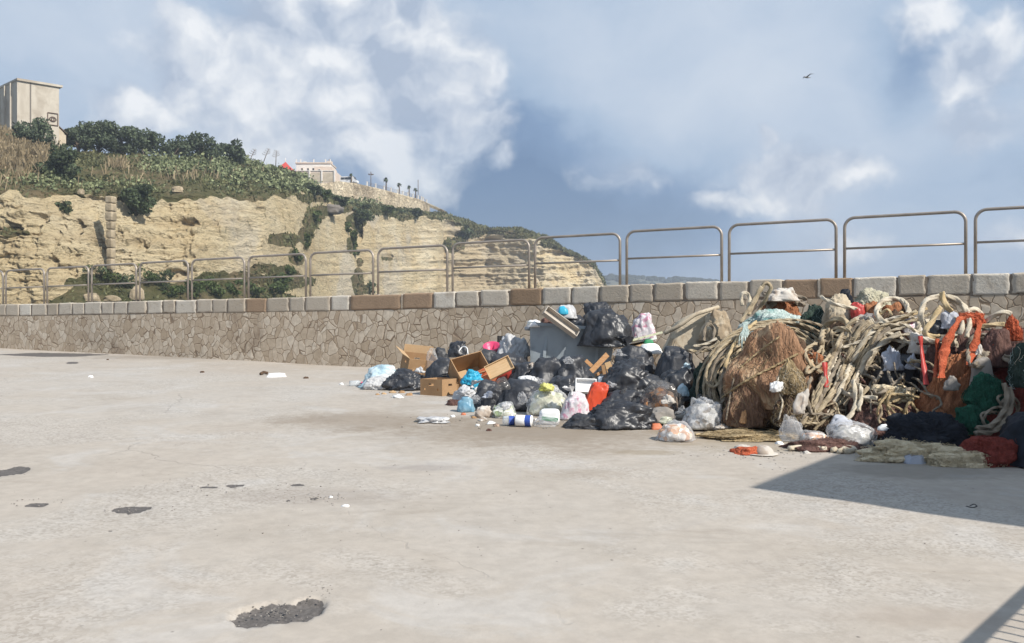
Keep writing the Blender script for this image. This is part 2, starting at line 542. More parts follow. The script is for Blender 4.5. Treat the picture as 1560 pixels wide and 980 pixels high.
M['rope_pale'] = pm('pale_rope', (.50, .435, .33), (.64, .57, .46), scale=10, rough=.9, bump=.6, bscale=70, spec=.2, c3=(.42, .36, .27), s3=4)
M['rope_dark'] = pm('grey_brown_rope', (.20, .165, .125), (.31, .26, .20), scale=10, rough=.9, bump=.6, bscale=70, spec=.2)
M['rope_gold'] = pm('golden_rope', (.46, .345, .19), (.56, .44, .27), scale=10, rough=.85, bump=.6, bscale=70, spec=.2)
M['cloth_white'] = pm('dirty_white_cloth', (.48, .44, .39), (.60, .56, .51), scale=4, rough=.9, spec=.2, c3=(.40, .33, .27), s3=5, **{k: v for k, v in BUMP.items()})
M['cloth_blue'] = pm('pale_blue_grey_cloth', (.36, .38, .44), (.50, .52, .57), scale=4, rough=.9, spec=.2, **BUMP)
M['cloth_grey'] = pm('grey_cloth', (.22, .20, .18), (.33, .30, .27), scale=4, rough=.9, spec=.2, **BUMP)
M['tarp'] = pm('dark_blue_tarpaulin', (.009, .011, .016), (.015, .018, .026), rough=.6, spec=.18, **BUMP)
M['steel'] = pm('dull_steel_tube', (.29, .25, .21), (.37, .32, .275), scale=5, rough=.45, metallic=.35, bump=.08, bscale=50)
M['trunk'] = pm('bark', (.10, .075, .05), (.16, .12, .09), scale=6, stretch=(1, 1, .2), rough=.9)
M['concrete'] = pm('pale_concrete', (.42, .37, .30), (.52, .47, .39), scale=.9, c3=(.37, .32, .255), s3=.22, stretch=(1, 1, .3), rough=.85, bump=.15, bscale=3, spec=.2)
M['concrete_dk'] = pm('joint_concrete', (.16, .14, .12), rough=.9)
M['brown_metal'] = pm('rusted_metal', (.12, .08, .06), rough=.7)
M['plaster'] = pm('pink_plaster', (.58, .47, .38), (.64, .54, .45), scale=.5, rough=.85)
M['plaster_w'] = pm('white_plaster', (.72, .68, .62), rough=.8)
M['glass_dk'] = pm('dark_glass', (.02, .025, .03), rough=.08, spec=.7)
M['red_canopy'] = pm('red_canopy', (.60, .07, .05), rough=.7, transl=.15)
M['vehicle'] = pm('white_vehicle_paint', (.75, .75, .75), rough=.25, coat=.5, bump=0)
M['pillar'] = pm('weathered_block_stone', (.33, .26, .165), (.44, .36, .25), scale=.8, rough=.95, bump=.5, bscale=3, bdist=.15, c3=(.24, .19, .12), s3=.4)
M['stone_pale'] = pm('pale_block_stone', (.44, .37, .27), (.54, .46, .35), scale=.8, rough=.9, bump=.5, bscale=3, bdist=.15)


def leaf_mat(name, a, b, transl=.25):
    m, t = new_mat(name)
    geo = t.n('NewGeometry')
    r = geo.outputs['Random Per Island']
    col = t.ramp(r, [(0.0, a), (0.75, b), (1.0, tuple(min(1, c * 1.35) for c in b))])
    n = t.noise(t.n('TexCoord').outputs['Object'], 0.5, 3)
    col = t.mix(t.smooth(n, .4, .65, 0, .45), col, tuple(c * .7 for c in a))
    p = t.n('BsdfPrincipled', {'Base Color': col, 'Roughness': .65, 'Specular IOR Level': .25}).outputs[0]
    sh = t.n('MixShader', {0: transl, 1: p, 2: t.n('BsdfTranslucent', {0: col}).outputs[0]}).outputs[0]
    return finish(m, t, sh)


M['pine'] = leaf_mat('pine_foliage', (.068, .088, .055), (.120, .150, .085))
M['dark_shrub'] = leaf_mat('dark_shrub_foliage', (.055, .073, .038), (.100, .128, .062))
M['shrub'] = leaf_mat('green_shrub_foliage', (.050, .075, .025), (.105, .140, .045))
M['cactus'] = leaf_mat('cactus_pads', (.10, .125, .055), (.25, .27, .14), .05)
M['grass'] = leaf_mat('hill_grass', (.080, .092, .038), (.175, .170, .080))
M['dry'] = leaf_mat('dry_reed', (.22, .17, .095), (.36, .285, .175))
M['palm'] = leaf_mat('palm_fronds', (.045, .065, .03), (.08, .11, .05))
# ------------------------------------------------------------------ the pier
WD = Vector((-0.885, 0.466, 0)).normalized()          # along the wall, going away
WN = Vector((-WD.y, WD.x, 0))                          # towards the sea
if WN.y < 0: WN = -WN
WP = Vector((7.47, 13.6, 0))                           # on the wall's face


def wall_at(px):
    """distance along the wall's face for a sight line through picture column px"""
    k = (px - 780) / F
    return (k * WP.y - WP.x) / (WD.x - k * WD.y)


def wall_pt(s, off=0.0, z=0.0):
    p = WP + WD * s + WN * off
    return Vector((p.x, p.y, z))


_ts = [wall_at(p) for p in (1900, 1493, 1060, 560, 57, -200)]
_tz = [2.40, 2.37, 2.348, 2.247, 2.204, 2.19]
def wall_top(s):
    return float(np.interp(s, _ts, _tz))


PITS = [(430, 932, 66, 17, .035, -9), (470, 917, 24, 5, .02, -4), (200, 775, 29, 6, .012, 0), (57, 767, 17, 3.2, .01, 4), (12, 719, 26, 7, .015, 0), (320, 740, 17, 1.6, .008, -4), (357, 738, 16, 2.4, .01, -3),
        (452, 737, 15, 1.8, .008, 2), (478, 760, 9, 1.8, .008, 0), (440, 761, 6, 1.2, .006, 0), (167, 809, 6, 1.0, .006, 0), (90, 541, 90, 3.0, .004, 1), (110, 553, 9, 1.0, .004, 1)]


def build_pier():
    dn = [gdepth(780, py) for py in np.arange(1250, 552, -3.0)]
    dn = [d for d in dn if d > 2.2]
    far = list(np.geomspace(dn[-1] * 1.01, 48, 60))
    D = np.array([-40, -15, -5, -1, .6, 1.4, 1.9] + dn + far)
    tn = np.arange(-.68, .681, .0028)
    T = np.concatenate([[-20, -8, -4, -2.4, -1.7, -1.3, -1.0, -.85, -.75], tn, [.75, .85, 1.0, 1.3, 1.7, 2.4, 4, 8, 20]])
    dd, tt = np.meshgrid(D, T, indexing='ij')
    X = tt * np.maximum(dd, 2.2)
    Y = dd
    Z = gz(X, Y)
    P2 = np.stack([X.ravel(), Y.ravel(), np.zeros(X.size)], 1)
    und = fbm(P2 * .35, 3) * .012 + fbm(P2 * 1.9 + 4, 3) * .004
    pit = np.zeros(X.size)
    dep = np.zeros(X.size)
    for px, py, a, b, h, ang in PITS:
        c = ground(px, py)
        u = ground(px + a, py) - c
        rx = u.length
        ry = abs(ground(px, py - b).y - ground(px, py + b).y) / 2
        tilt = math.atan2((ground(px + a, py + a * math.tan(math.radians(ang)))).y - c.y, rx)
        ca, sa = math.cos(tilt), math.sin(tilt)
        qx = (P2[:, 0] - c.x) * ca + (P2[:, 1] - c.y) * sa
        qy = -(P2[:, 0] - c.x) * sa + (P2[:, 1] - c.y) * ca
        r = np.hypot(qx / rx, qy / ry)
        sel = r < 3
        rn = np.full(X.size, 9.0)
        rn[sel] = r[sel] + .38 * fbm(P2[sel] * (0.9 / rx) * np.array([1, 1.5, 1]) + px, 4)
        m = sst(-rn, -1.12, -.92)
        pit = np.maximum(pit, sst(-rn, -1.35, -.65))
        dep = np.maximum(dep, m * h * (0.8 + .3 * fbm(P2 * 14, 2)))
    Z = Z + (und - dep).reshape(X.shape)
    nr, nc = X.shape
    idx = np.arange(nr * nc).reshape(nr, nc)
    Fc = np.stack([idx[:-1, :-1], idx[:-1, 1:], idx[1:, 1:], idx[1:, :-1]], -1).reshape(-1, 4)
    V = np.stack([X.ravel(), Y.ravel(), Z.ravel()], 1)
    cen = V[Fc].mean(1)
    side = (cen[:, 0] - WP.x) * WN.x + (cen[:, 1] - WP.y) * WN.y
    Fc = Fc[side < .38]
    o = add_mesh('pier_pavement', V, Fc, None)
    at_ = o.data.attributes.new('pit', 'FLOAT', 'POINT')
    at_.data.foreach_set('value', pit.astype(np.float32))
    tag(o, kind='structure')
    m, t = new_mat('worn_concrete')
    co = t.n('TexCoord').outputs['Object']
    big = t.noise(co, .22, 5, .6, .6)
    mid = t.noise(co, 1.1, 6, .62, .5)
    fin = t.noise(co, 9, 5, .65, .2)
    col = t.ramp(big, [(.30, (.408, .354, .298)), (.50, (.445, .396, .340)), (.72, (.458, .422, .380))])
    col = t.mix(t.smooth(mid, .46, .70, 0, .4), col, (.335, .292, .243))
    col = t.mix(t.smooth(t.noise(t.mapping(co, (1, 1, 1), loc=(9, 4, 0)), .8, 6, .65, .8), .52, .66, 0, .5), col, (.50, .475, .445))
    st = t.noise(t.mapping(co, (.45, 1.6, 1), rot=(0, 0, math.radians(-12))), 1.5, 6, .65, .5)
    col = t.mix(t.smooth(st, .55, .75, 0, .5), col, (.30, .255, .208))
    # exposed aggregate
    agg = t.n('TexVoronoi', {'Vector': co, 'Scale': 55.0})
    av = agg.outputs['Color']
    sp = t.n('SeparateColor', {0: av}).outputs[0]
    worn = t.smooth(t.noise(t.mapping(co, loc=(3, 8, 0)), .55, 4, .6, .5), .46, .62)
    col = t.mix(t.math('MULTIPLY', worn, .32), col, t.ramp(sp, [(.0, (.16, .14, .12)), (.35, (.38, .35, .31)), (.8, (.60, .57, .53))]))
    col = t.mix(t.smooth(fin, .25, .75, .22, 0), col, (.15, .13, .11))
    spk = t.n('TexVoronoi', {'Vector': co, 'Scale': 7.0, 'Randomness': 1.0}).outputs['Distance']
    col = t.mix(t.math('MULTIPLY', t.smooth(spk, .03, .09, .8, 0), t.smooth(mid, .45, .6)), col, (.10, .09, .08))
    # cracks
    wv = t.n('VectorMath', {0: co, 1: t.n('VectorMath', {0: t.noise(co, 1.2, 4, .6, 0, out=1), 'Scale': .7}, operation='SCALE').outputs[0]}, operation='ADD').outputs[0]
    cr = t.n('TexVoronoi', {'Vector': wv, 'Scale': .17}, feature='DISTANCE_TO_EDGE').outputs['Distance']
    crm = t.math('MULTIPLY', t.smooth(cr, .0006, .0022, 1, 0), t.smooth(t.noise(co, .5, 3), .44, .58))
    col = t.mix(t.math('MULTIPLY', crm, .25), col, (.07, .06, .05))
    # dirt washed out of the heap, and darker patches further off
    def spot(px, py, a, b, s, c):
        nonlocal col
        g = ground(px, py)
        rx = (ground(px + a, py) - g).length
        ry = abs(ground(px, py - b).y - ground(px, py + b).y) / 2
        q = t.n('VectorMath', {0: co, 1: (g.x, g.y, 0)}, operation='SUBTRACT').outputs[0]
        q = t.n('VectorMath', {0: q, 1: (1 / rx, 1 / ry, 0)}, operation='MULTIPLY').outputs[0]
        L = t.n('VectorMath', {0: q}, operation='LENGTH').outputs['Value']
        L = t.math('ADD', L, t.math('MULTIPLY', t.math('SUBTRACT', mid, .5), 1.7))
        L = t.math('ADD', L, t.math('MULTIPLY', t.math('SUBTRACT', fin, .5), .5))
        col = t.mix(t.smooth(L, .35, 1.15, s, 0), col, c)
    spot(820, 655, 270, 30, .68, (.20, .155, .108))
    spot(560, 640, 150, 18, .5, (.20, .155, .11))
    spot(450, 640, 70, 8, .35, (.21, .165, .12))
    spot(1120, 662, 150, 26, .55, (.27, .21, .13))
    spot(1400, 720, 170, 14, .45, (.17, .15, .12))
    spot(990, 690, 60, 5, .5, (.25, .20, .13))
    spot(880, 722, 90, 10, .3, (.26, .21, .16))
    spot(1430, 940, 200, 22, .35, (.30, .24, .19))
    spot(1340, 840, 180, 16, .25, (.30, .26, .21))
    spot(480, 755, 170, 16, .35, (.24, .20, .17))
    spot(640, 712, 70, 7, .35, (.24, .22, .22))
    spot(260, 545, 150, 4, .5, (.20, .17, .14))  # darker band along the wall foot
    pits = t.n('Attribute', attribute_name='pit').outputs['Fac']
    pm_ = t.math('ADD', pits, t.math('MULTIPLY', t.math('ADD', t.math('SUBTRACT', t.noise(co, 22, 6, .75), .5), t.math('MULTIPLY', t.math('SUBTRACT', t.noise(co, 6, 3, .6), .5), .8)), .75))
    pmk = t.smooth(pm_, .44, .54)
    gv = t.ramp(t.noise(co, 38, 5, .7), [(.3, (.075, .068, .062)), (.6, (.135, .122, .114)), (.8, (.22, .20, .185))])
    col = t.mix(pmk, col, gv)
    h = t.math('ADD', t.math('MULTIPLY', fin, .5), t.math('MULTIPLY', sp, .35))
    h = t.math('SUBTRACT', h, t.math('MULTIPLY', crm, 1.5))
    nor = t.n('Bump', {'Strength': .35, 'Distance': .012, 'Height': h}).outputs[0]
    p = t.n('BsdfPrincipled', {'Base Color': col, 'Roughness': .86, 'Specular IOR Level': .25, 'Normal': nor})
    o.data.materials.append(finish(m, t, p.outputs[0]))


build_pier()


def build_gravel():
    rs = np.random.RandomState(21)
    I, IF = ico(1)
    vs, fs, N = [], [], 0
    for cx, cy, sx, sy, n, big in ((425, 932, 46, 11, 60, .006), (470, 903, 45, 14, 50, .007), (440, 955, 70, 12, 40, .007), (200, 775, 40, 8, 20, .007), (40, 765, 40, 8, 16, .007), (360, 742, 120, 12, 40, .007), (500, 760, 40, 8, 40, .012), (880, 640, 170, 9, 160, .016), (1180, 690, 120, 10, 120, .014), (620, 600, 50, 6, 60, .016), (1250, 712, 80, 10, 60, .012), (700, 760, 600, 120, 260, .006)):
        for k in range(n):
            g = ground(cx + rs.normal() * sx * .6, cy + rs.normal() * sy * .6)
            s_ = rs.uniform(.35, 1.0) * big
            q = I * np.array([s_ * rs.uniform(.7, 1.4), s_ * rs.uniform(.7, 1.4), s_ * .6]) * (1 + .35 * rs.normal(size=(len(I), 1)).clip(-1, 1) * .6) + np.array(g) + np.array([0, 0, -.002])
            vs.append(q)
            fs.append(IF + N)
            N += len(q)
    tag(add_mesh('loose_gravel', np.concatenate(vs), np.concatenate(fs), pm('grey_gravel', (.16, .145, .13), (.34, .31, .28), scale=3, rough=.95, bump=0), smooth=False), 'loose grit and small stones scattered over the worn pavement', 'gravel', kind='stuff')


build_gravel()

# ------------------------------------------------------------------ the sea wall
def build_wall():
    s0, s1 = wall_at(2300), wall_at(-420)
    LEN = s1 - s0
    org = wall_pt(s0)
    yaw = math.atan2(WD.y, WD.x)
    R = Matrix.Rotation(-yaw, 3, 'Z')
    root = thing('stone_wall', 'long tan sea wall of crazy paving stones under pale coping blocks', 'wall', org, (0, 0, yaw))
    flip = 1 if (R @ WN).y > 0 else -1
    CH, TH = .36, .55
    # face: a strip following the coping's underside and the pier
    n = 160
    V, Fc = [], []
    for i in range(n + 1):
        x = LEN * i / n
        p = wall_pt(s0 + x)
        top = wall_top(s0 + x) - CH + .01
        bot = gz(p.x, p.y) - .25
        for y, z in ((0, bot), (0, top), (TH * flip, top), (TH * flip, -4)):
            V.append((x, y, z))
    for i in range(n):
        for k in range(3):
            a = i * 4 + k
            Fc.append((a, a + 4, a + 5, a + 1))
    m, t = new_mat('crazy_paving_stone')
    co = t.n('TexCoord').outputs['Object']
    v2 = t.n('VectorMath', {0: co, 1: (1, 0, 1)}, operation='MULTIPLY').outputs[0]
    wob = t.n('VectorMath', {0: t.n('VectorMath', {0: t.noise(v2, 2.0, 3, .5, 0, out=1), 1: (.5, .5, .5)}, operation='SUBTRACT').outputs[0], 'Scale': .30}, operation='SCALE').outputs[0]
    v2 = t.n('VectorMath', {0: v2, 1: wob}, operation='ADD').outputs[0]
    v2 = t.n('VectorMath', {0: v2, 1: (1, 0, 1)}, operation='MULTIPLY').outputs[0]
    v2 = t.mapping(v2, (1.0, 1, .86))
    ed = t.n('TexVoronoi', {'Vector': v2, 'Scale': 5.6, 'Randomness': 1.0}, feature='DISTANCE_TO_EDGE').outputs['Distance']
    ce = t.n('TexVoronoi', {'Vector': v2, 'Scale': 5.6, 'Randomness': 1.0}).outputs['Color']
    cr = t.n('SeparateColor', {0: ce})
    stone = t.ramp(cr.outputs[0], [(0, (.46, .365, .265)), (.3, (.55, .455, .345)), (.7, (.62, .525, .41)), (1, (.69, .605, .49))])
    stone = t.mix(t.smooth(t.noise(co, 8, 5, .65, .3), .35, .7, .35, 0), stone, (.24, .18, .125))
    jn = t.math('ADD', ed, t.math('MULTIPLY', t.math('SUBTRACT', t.noise(co, 26, 4, .6), .5), .05))
    wide = t.smooth(t.noise(co, 1.6, 3, .5), .35, .7, .03, .065)
    mk = t.n('MapRange', {0: jn, 1: t.math('MULTIPLY', wide, .45), 2: wide}, interpolation_type='SMOOTHSTEP').outputs[0]
    mort = t.ramp(t.noise(co, 2.2, 4, .6), [(.35, (.215, .158, .108)), (.65, (.35, .272, .198))])
    col = t.mix(mk, mort, stone)
    # smeared mortar and damp patches with edges of their own
    sm = t.smooth(t.noise(t.mapping(co, (1, 1, .55)), .85, 6, .65, .8), .55, .68, 0, .6)
    col = t.mix(sm, col, (.245, .185, .135))
    h = t.math('ADD', t.smooth(jn, .01, .055), t.math('MULTIPLY', t.noise(co, 11, 5, .6), .35))
    h = t.math('ADD', h, t.math('MULTIPLY', cr.outputs[1], .35))
    nor = t.n('Bump', {'Strength': .6, 'Distance': .018, 'Height': h}).outputs[0]
    p = t.n('BsdfPrincipled', {'Base Color': col, 'Roughness': .9, 'Specular IOR Level': .2, 'Normal': nor})
    add_mesh('paving_face', V, Fc, finish(m, t, p.outputs[0]), parent=root, smooth=False)
    # mortar bed behind the coping blocks
    V, Fc = [], []
    for i in range(n + 1):
        x = LEN * i / n
        top = wall_top(s0 + x)
        for y, z in ((.012 * flip, top - CH), (.012 * flip, top - .022), ((TH - .02) * flip, top - .022), ((TH - .02) * flip, top - CH)):
            V.append((x, y, z))
    for i in range(n):
        for k in range(3):
            a = i * 4 + k
            Fc.append((a, a + 4, a + 5, a + 1))
    add_mesh('mortar_bed', V, Fc, pm('brown_mortar', (.20, .155, .115), (.29, .24, .19), scale=5, rough=.95, bump=.5, bscale=30, bdist=.03), parent=root, smooth=False)
    # coping blocks
    rn = random.Random(5)
    brown = [(374, 406), (533, 612), (612, 660), (776, 826), (1192, 1248), (1248, 1300)]
    brown = sorted([(wall_at(b) - s0, wall_at(a) - s0) for a, b in brown])
    cuts, x = [], 0.0
    for a, b in brown:
        k = max(1, round((a - x) / .60))
        xs = [x + (a - x) * j / k for j in range(k + 1)]
        for j in range(1, k): xs[j] += rn.uniform(-.10, .10)
        cuts += [(xs[j], xs[j + 1], 0) for j in range(k)]
        cuts.append((a, b, 1))
        x = b
    k = round((LEN - x) / .60)
    xs = [x + (LEN - x) * j / k for j in range(k + 1)]
    for j in range(1, k): xs[j] += rn.uniform(-.10, .10)
    cuts += [(xs[j], xs[j + 1], 0) for j in range(k)]
    B = bmesh.new()
    bmesh.ops.create_cube(B, size=2)
    bmesh.ops.subdivide_edges(B, edges=B.edges[:], cuts=7, use_grid_fill=True)
    cv = np.array([v.co[:] for v in B.verts])
    cv = np.sign(cv) * np.abs(cv) ** .42
    cf = [[v.index for v in f.verts] for f in B.faces]
    B.free()
    allV, allF, mi, N = [], [], [], 0
    for a, b, br in cuts:
        j = rn.uniform(.004, .020)
        hx = (b - a) / 2 - j
        top = wall_top(s0 + (a + b) / 2) + rn.uniform(-.012, .012)
        lo = top - CH + rn.uniform(.008, .030)
        hy = TH / 2 + rn.uniform(-.004, .012)
        hz = (top - lo) / 2
        c = np.array([(a + b) / 2, TH / 2 * flip, (top + lo) / 2])
        q = cv.copy()
        rr = np.sum(np.abs(q) ** 40, 1) ** (1 / 40)
        q = q / rr[:, None] * np.array([1, 1, 1])
        q = q * np.array([hx, hy, hz])
        w = q + c
        o3 = np.stack([fbm(w * 5 + k * 13 + a, 3) for k in range(3)], 1)
        edge = (np.sum(np.abs(cv) > .9, 1) >= 2)[:, None]
        w = w + o3 * np.array([.011, .006, .010]) + edge * -np.sign(cv) * np.abs(fbm(w * 9 + a, 2))[:, None] * .028
        allV.append(w)
        allF += [[i + N for i in f] for f in cf]
        mi += [br] * len(cf)
        N += len(w)
    def block_mat(name, cols, spot):
        m, t = new_mat(name)
        co = t.n('TexCoord').outputs['Object']
        r = t.n('NewGeometry').outputs['Random Per Island']
        col = t.ramp(r, cols)
        col = t.mix(t.smooth(t.noise(co, 3.5, 6, .65, .5), .5, .72, 0, .6), col, spot)
        col = t.mix(t.smooth(t.noise(co, 17, 5, .7, .2), .56, .70, 0, .5), col, (.20, .16, .125))
        nor = t.n('Bump', {'Strength': .7, 'Distance': .02, 'Height': t.noise(co, 22, 6, .68, .2)}).outputs[0]
        p = t.n('BsdfPrincipled', {'Base Color': col, 'Roughness': .92, 'Specular IOR Level': .15, 'Normal': nor})
        return finish(m, t, p.outputs[0])
    o = add_mesh('coping', np.concatenate(allV), allF, [block_mat('pale_coping_stone', [(0, (.40, .345, .275)), (.35, (.47, .415, .34)), (.7, (.53, .48, .405)), (1, (.60, .56, .49))], (.37, .30, .225)),
                                                         block_mat('brown_coping_stone', [(0, (.27, .19, .125)), (1, (.33, .235, .16))], (.22, .155, .10))], parent=root)
    o.data.polygons.foreach_set('material_index', np.array(mi, np.int32))


build_wall()

# ------------------------------------------------------------------ railing panels on the wall
RAIL_LABELS = ['railing panel beyond the shaded orange nets, cut by the picture edge',
               'railing panel above the white rope loops and red strips',
               'railing panel above the coiled ropes, behind the round brown net mound',
               'railing panel above the beige canvas sack, over the far wooded shore',
               'railing panel beside the tip of the headland, over open sky and far shore',
               'railing panel above the grey dumpster, across the pale tip of the headland',
               'railing panel in front of the shaded hollow of the cliff, above the white crumpled bag',
               'railing panel just beyond the two brown coping blocks, before the pale sunlit cliff',
               'railing panel before the dark green gully in the cliff',
               'railing panel whose end stands before the ivy-covered cleft of the cliff',
               'railing panel before the low green bank with a small white rock',
               'railing panel enclosing the pale boulder behind the wall',
               'railing panel standing before the square stone pillar of the cliff',
               'railing panel before the bare yellow cliff foot, second from the far end',
               'railing panel at the far end of the wall']


def build_railing():
    pitch, wid, hh, rad, off = 2.0, 1.86, 1.06, .17, .30
    s = wall_at(1493) - off * .52 - pitch + .035
    yaw = math.atan2(WD.y, WD.x)
    proto = None
    for i in range(len(RAIL_LABELS) + 3):
        sa = wall_at(1493) + .20 + (i - 1) * pitch
        p = wall_pt(sa, off, wall_top(sa + wid / 2) - .012)
        if proto is None:
            root = thing('railing_panel', RAIL_LABELS[0], 'railing', p, (0, 0, yaw), 'steel railing panels along the sea wall')
            arc = [(0, 0, -.03), (0, 0, hh - rad)]
            for k in range(1, 9):
                a = math.pi / 2 * k / 8
                arc.append((rad - rad * math.cos(a), 0, hh - rad + rad * math.sin(a)))
            arc += [(wid - q[0], 0, q[2]) for q in reversed(arc)]
            MB().tube(arc, .027, 10).build('hoop', M['steel'], parent=root)
            MB().tube([(.02, 0, .53), (wid * .5, 0, .53), (wid - .02, 0, .53)], .020, 8).build('mid_rail', M['steel'], parent=root)
            for x in (0, wid):
                MB().lathe([(.0, .018), (.075, .018), (.08, .006), (.08, -.02)], 12, (x, 0, 0)).build('base_plate', M['steel'], parent=root)
            proto = root
        else:
            root = copy_tree(proto)
            root.location = p
            root['label'] = RAIL_LABELS[min(i, len(RAIL_LABELS) - 1)]
        root.rotation_euler = (0, 0, yaw)


build_railing()

# ------------------------------------------------------------------ what throws the shade, beyond the picture's edge
def build_shaders():
    E = Vector((SUN_H.y * -1, SUN_H.x, 0))           # across the sun, going away
    apex = ground(1142, 743)
    t_ = 4.3
    b = apex + SUN_H * t_
    hgt = t_ * math.tan(SUN_EL) + apex.z
    yaw = math.atan2(E.y, E.x)
    # local x along E, local y along -SUN_H
    r = thing('harbour_shed', 'plain rendered harbour shed with a flat roof beyond the nets', 'shed', (b.x, b.y, gz(b.x, b.y) - .05), (0, 0, yaw))
    h = hgt - gz(b.x, b.y) + .05
    MB().box((8, -3.0, (h - .2) / 2), (15.9, 5.9, h - .2)).build('wall', M['plaster_w'], parent=r, smooth=False)
    MB().box((8, -3.0, h - .1), (16, 6, .2)).build('roof', M['concrete'], parent=r, smooth=False)
    d = MB().box((5, .02, 1.2), (2.4, .06, 2.4)).build('door', M['brown_metal'], parent=r, smooth=False)
    MB().box((4.1, .08, 1.1), (.05, .06, .3)).build('handle', M['zinc'], parent=d, smooth=False)
    # a low barred gate whose shadow falls across the near corner
    a0, a1 = ground(1465, 980), ground(1560, 887)
    off = SUN_H * (1.10 / math.tan(SUN_EL))
    p0 = a0 + off
    dr = (a1 - a0)
    dr.z = 0
    dr.normalize()
    yaw = math.atan2(dr.y, dr.x)
    r = thing('barred_fence', 'low steel barred fence standing beside the shed', 'fence', (p0.x, p0.y, gz(p0.x, p0.y)), (0, 0, yaw))
    x0, x1 = -1.2, 2.3
    MB().tube([(x0, 0, 1.10), (.5, 0, 1.10), (x1, 0, 1.10)], .028, 8).build('top_rail', M['steel'], parent=r)
    MB().tube([(x0, 0, .12), (.5, 0, .12), (x1, 0, .12)], .02, 8).build('bottom_rail', M['steel'], parent=r)
    x = x0
    while x < x1:
        MB().tube([(x, 0, 0 if abs(x - x0) < .01 else .12), (x, 0, .6), (x, 0, 1.1)], .0095, 6).build('bar', M['steel'], parent=r)
        x += .105


build_shaders()

# ------------------------------------------------------------------ sea, cliff, far shore
def build_sea():
    m, t = new_mat('sea_water')
    co = t.n('TexCoord').outputs['Object']
    nor = t.n('Bump', {'Strength': .5, 'Distance': .4, 'Height': t.noise(t.mapping(co, (1, .5, 1)), .25, 6, .6, .3)}).outputs[0]
    p = t.n('BsdfPrincipled', {'Base Color': (.03, .08, .12, 1), 'Roughness': .12, 'Normal': nor})
    o = add_mesh('sea', [(-2900, -400, -3), (2900, -400, -3), (2900, 1900, -3), (-2900, 1900, -3)], [(0, 1, 2, 3)], finish(m, t, p.outputs[0]), smooth=False)
    tag(o, kind='structure')


build_sea()

#        px   foot_d foot_py  rim_d rim_py  mid_d mid_py  crest_d crest_py
COLS = [(-420, 94, 436, 101, 300, 114, 240, 134, 180),
        (-120, 97, 440, 104, 294, 116, 248, 136, 190),
        (0, 100, 462, 106, 291, 119, 252, 138, 204),
        (60, 102, 468, 108, 292, 122, 256, 142, 216),
        (120, 106, 432, 113, 296, 128, 262, 148, 229),
        (160, 110, 432, 116, 300, 132, 265, 152, 232),
        (200, 113, 432, 119, 304, 136, 264, 156, 234),
        (300, 122, 433, 128, 297, 146, 262, 168, 240),
        (400, 140, 436, 147, 303, 168, 276, 192, 253),
        (450, 160, 452, 167, 290, 192, 279, 216, 268),
        (475, 178, 455, 184, 296, 214, 289, 246, 282),
        (500, 195, 455, 202, 306, 232, 302, 266, 296),
        (560, 228, 460, 236, 320, 264, 316, 296, 311),
        (640, 283, 460, 291, 330, 310, 327, 330, 322),
        (664, 300, 460, 306, 331, 322, 327, 340, 323),
        (676, 316, 460, 322, 334, 334, 329, 350, 327),
        (700, 326, 460, 332, 339, 344, 335, 358, 333),
        (740, 342, 460, 348, 347, 358, 345, 372, 344),
        (798, 338, 462, 344, 357, 358, 355, 376, 354),
        (830, 334, 462, 341, 366, 358, 363, 380, 362),
        (880, 350, 462, 357, 390, 372, 388, 392, 386),
        (905, 356, 465, 362, 406, 378, 404, 396, 403),
        (920, 362, 480, 368, 432, 382, 431, 398, 431),
        (930, 366, 520, 374, 500, 386, 500, 400, 500)]
CAVES = [(60, 333, 13, 11, 3.2), (112, 345, 10, 12, 3.0), (205, 373, 20, 12, 4.0), (90, 315, 9, 8, 2), (20, 345, 18, 8, 2), (285, 340, 20, 9, 2.6), (265, 418, 22, 9, 3), (345, 348, 14, 16, -2.2), (310, 385, 36, 30, -2.5),
         (395, 405, 24, 12, 3), (330, 330, 30, 6, 1.5), (470, 345, 12, 16, 4), (440, 350, 14, 18, 4), (590, 392, 10, 5, 3), (540, 350, 12, 25, 5), (492, 327, 26, 4, 4), (480, 312, 30, 8, -2), (700, 358, 14, 7, 3), (745, 366, 26, 4, 1.5), (770, 395, 45, 50, .8),
         (860, 385, 40, 5, 3), (160, 350, 6, 50, 3.5), (420, 330, 8, 10, 3), (400, 320, 30, 5, 2), (75, 400, 14, 8, 2), (140, 425, 24, 10, 2)]
VEGS = [(95, 315, 10, 8), (207, 308, 18, 26), (20, 352, 22, 7), (446, 392, 12, 16), (432, 420, 22, 18), (474, 330, 16, 16), (462, 360, 9, 20), (540, 338, 18, 14), (534, 372, 7, 16), (548, 400, 5, 8), (500, 320, 30, 5), (400, 430, 70, 16), (320, 435, 50, 14), (150, 430, 50, 14), (230, 440, 40, 12),
        (430, 365, 25, 12), (480, 300, 40, 10), (560, 440, 10, 8), (590, 395, 9, 4), (395, 408, 26, 9), (345, 430, 60, 18), (690, 372, 20, 12), (750, 352, 40, 6), (860, 372, 40, 7), (800, 360, 30, 4), (720, 352, 20, 10), (545, 432, 10, 22)]


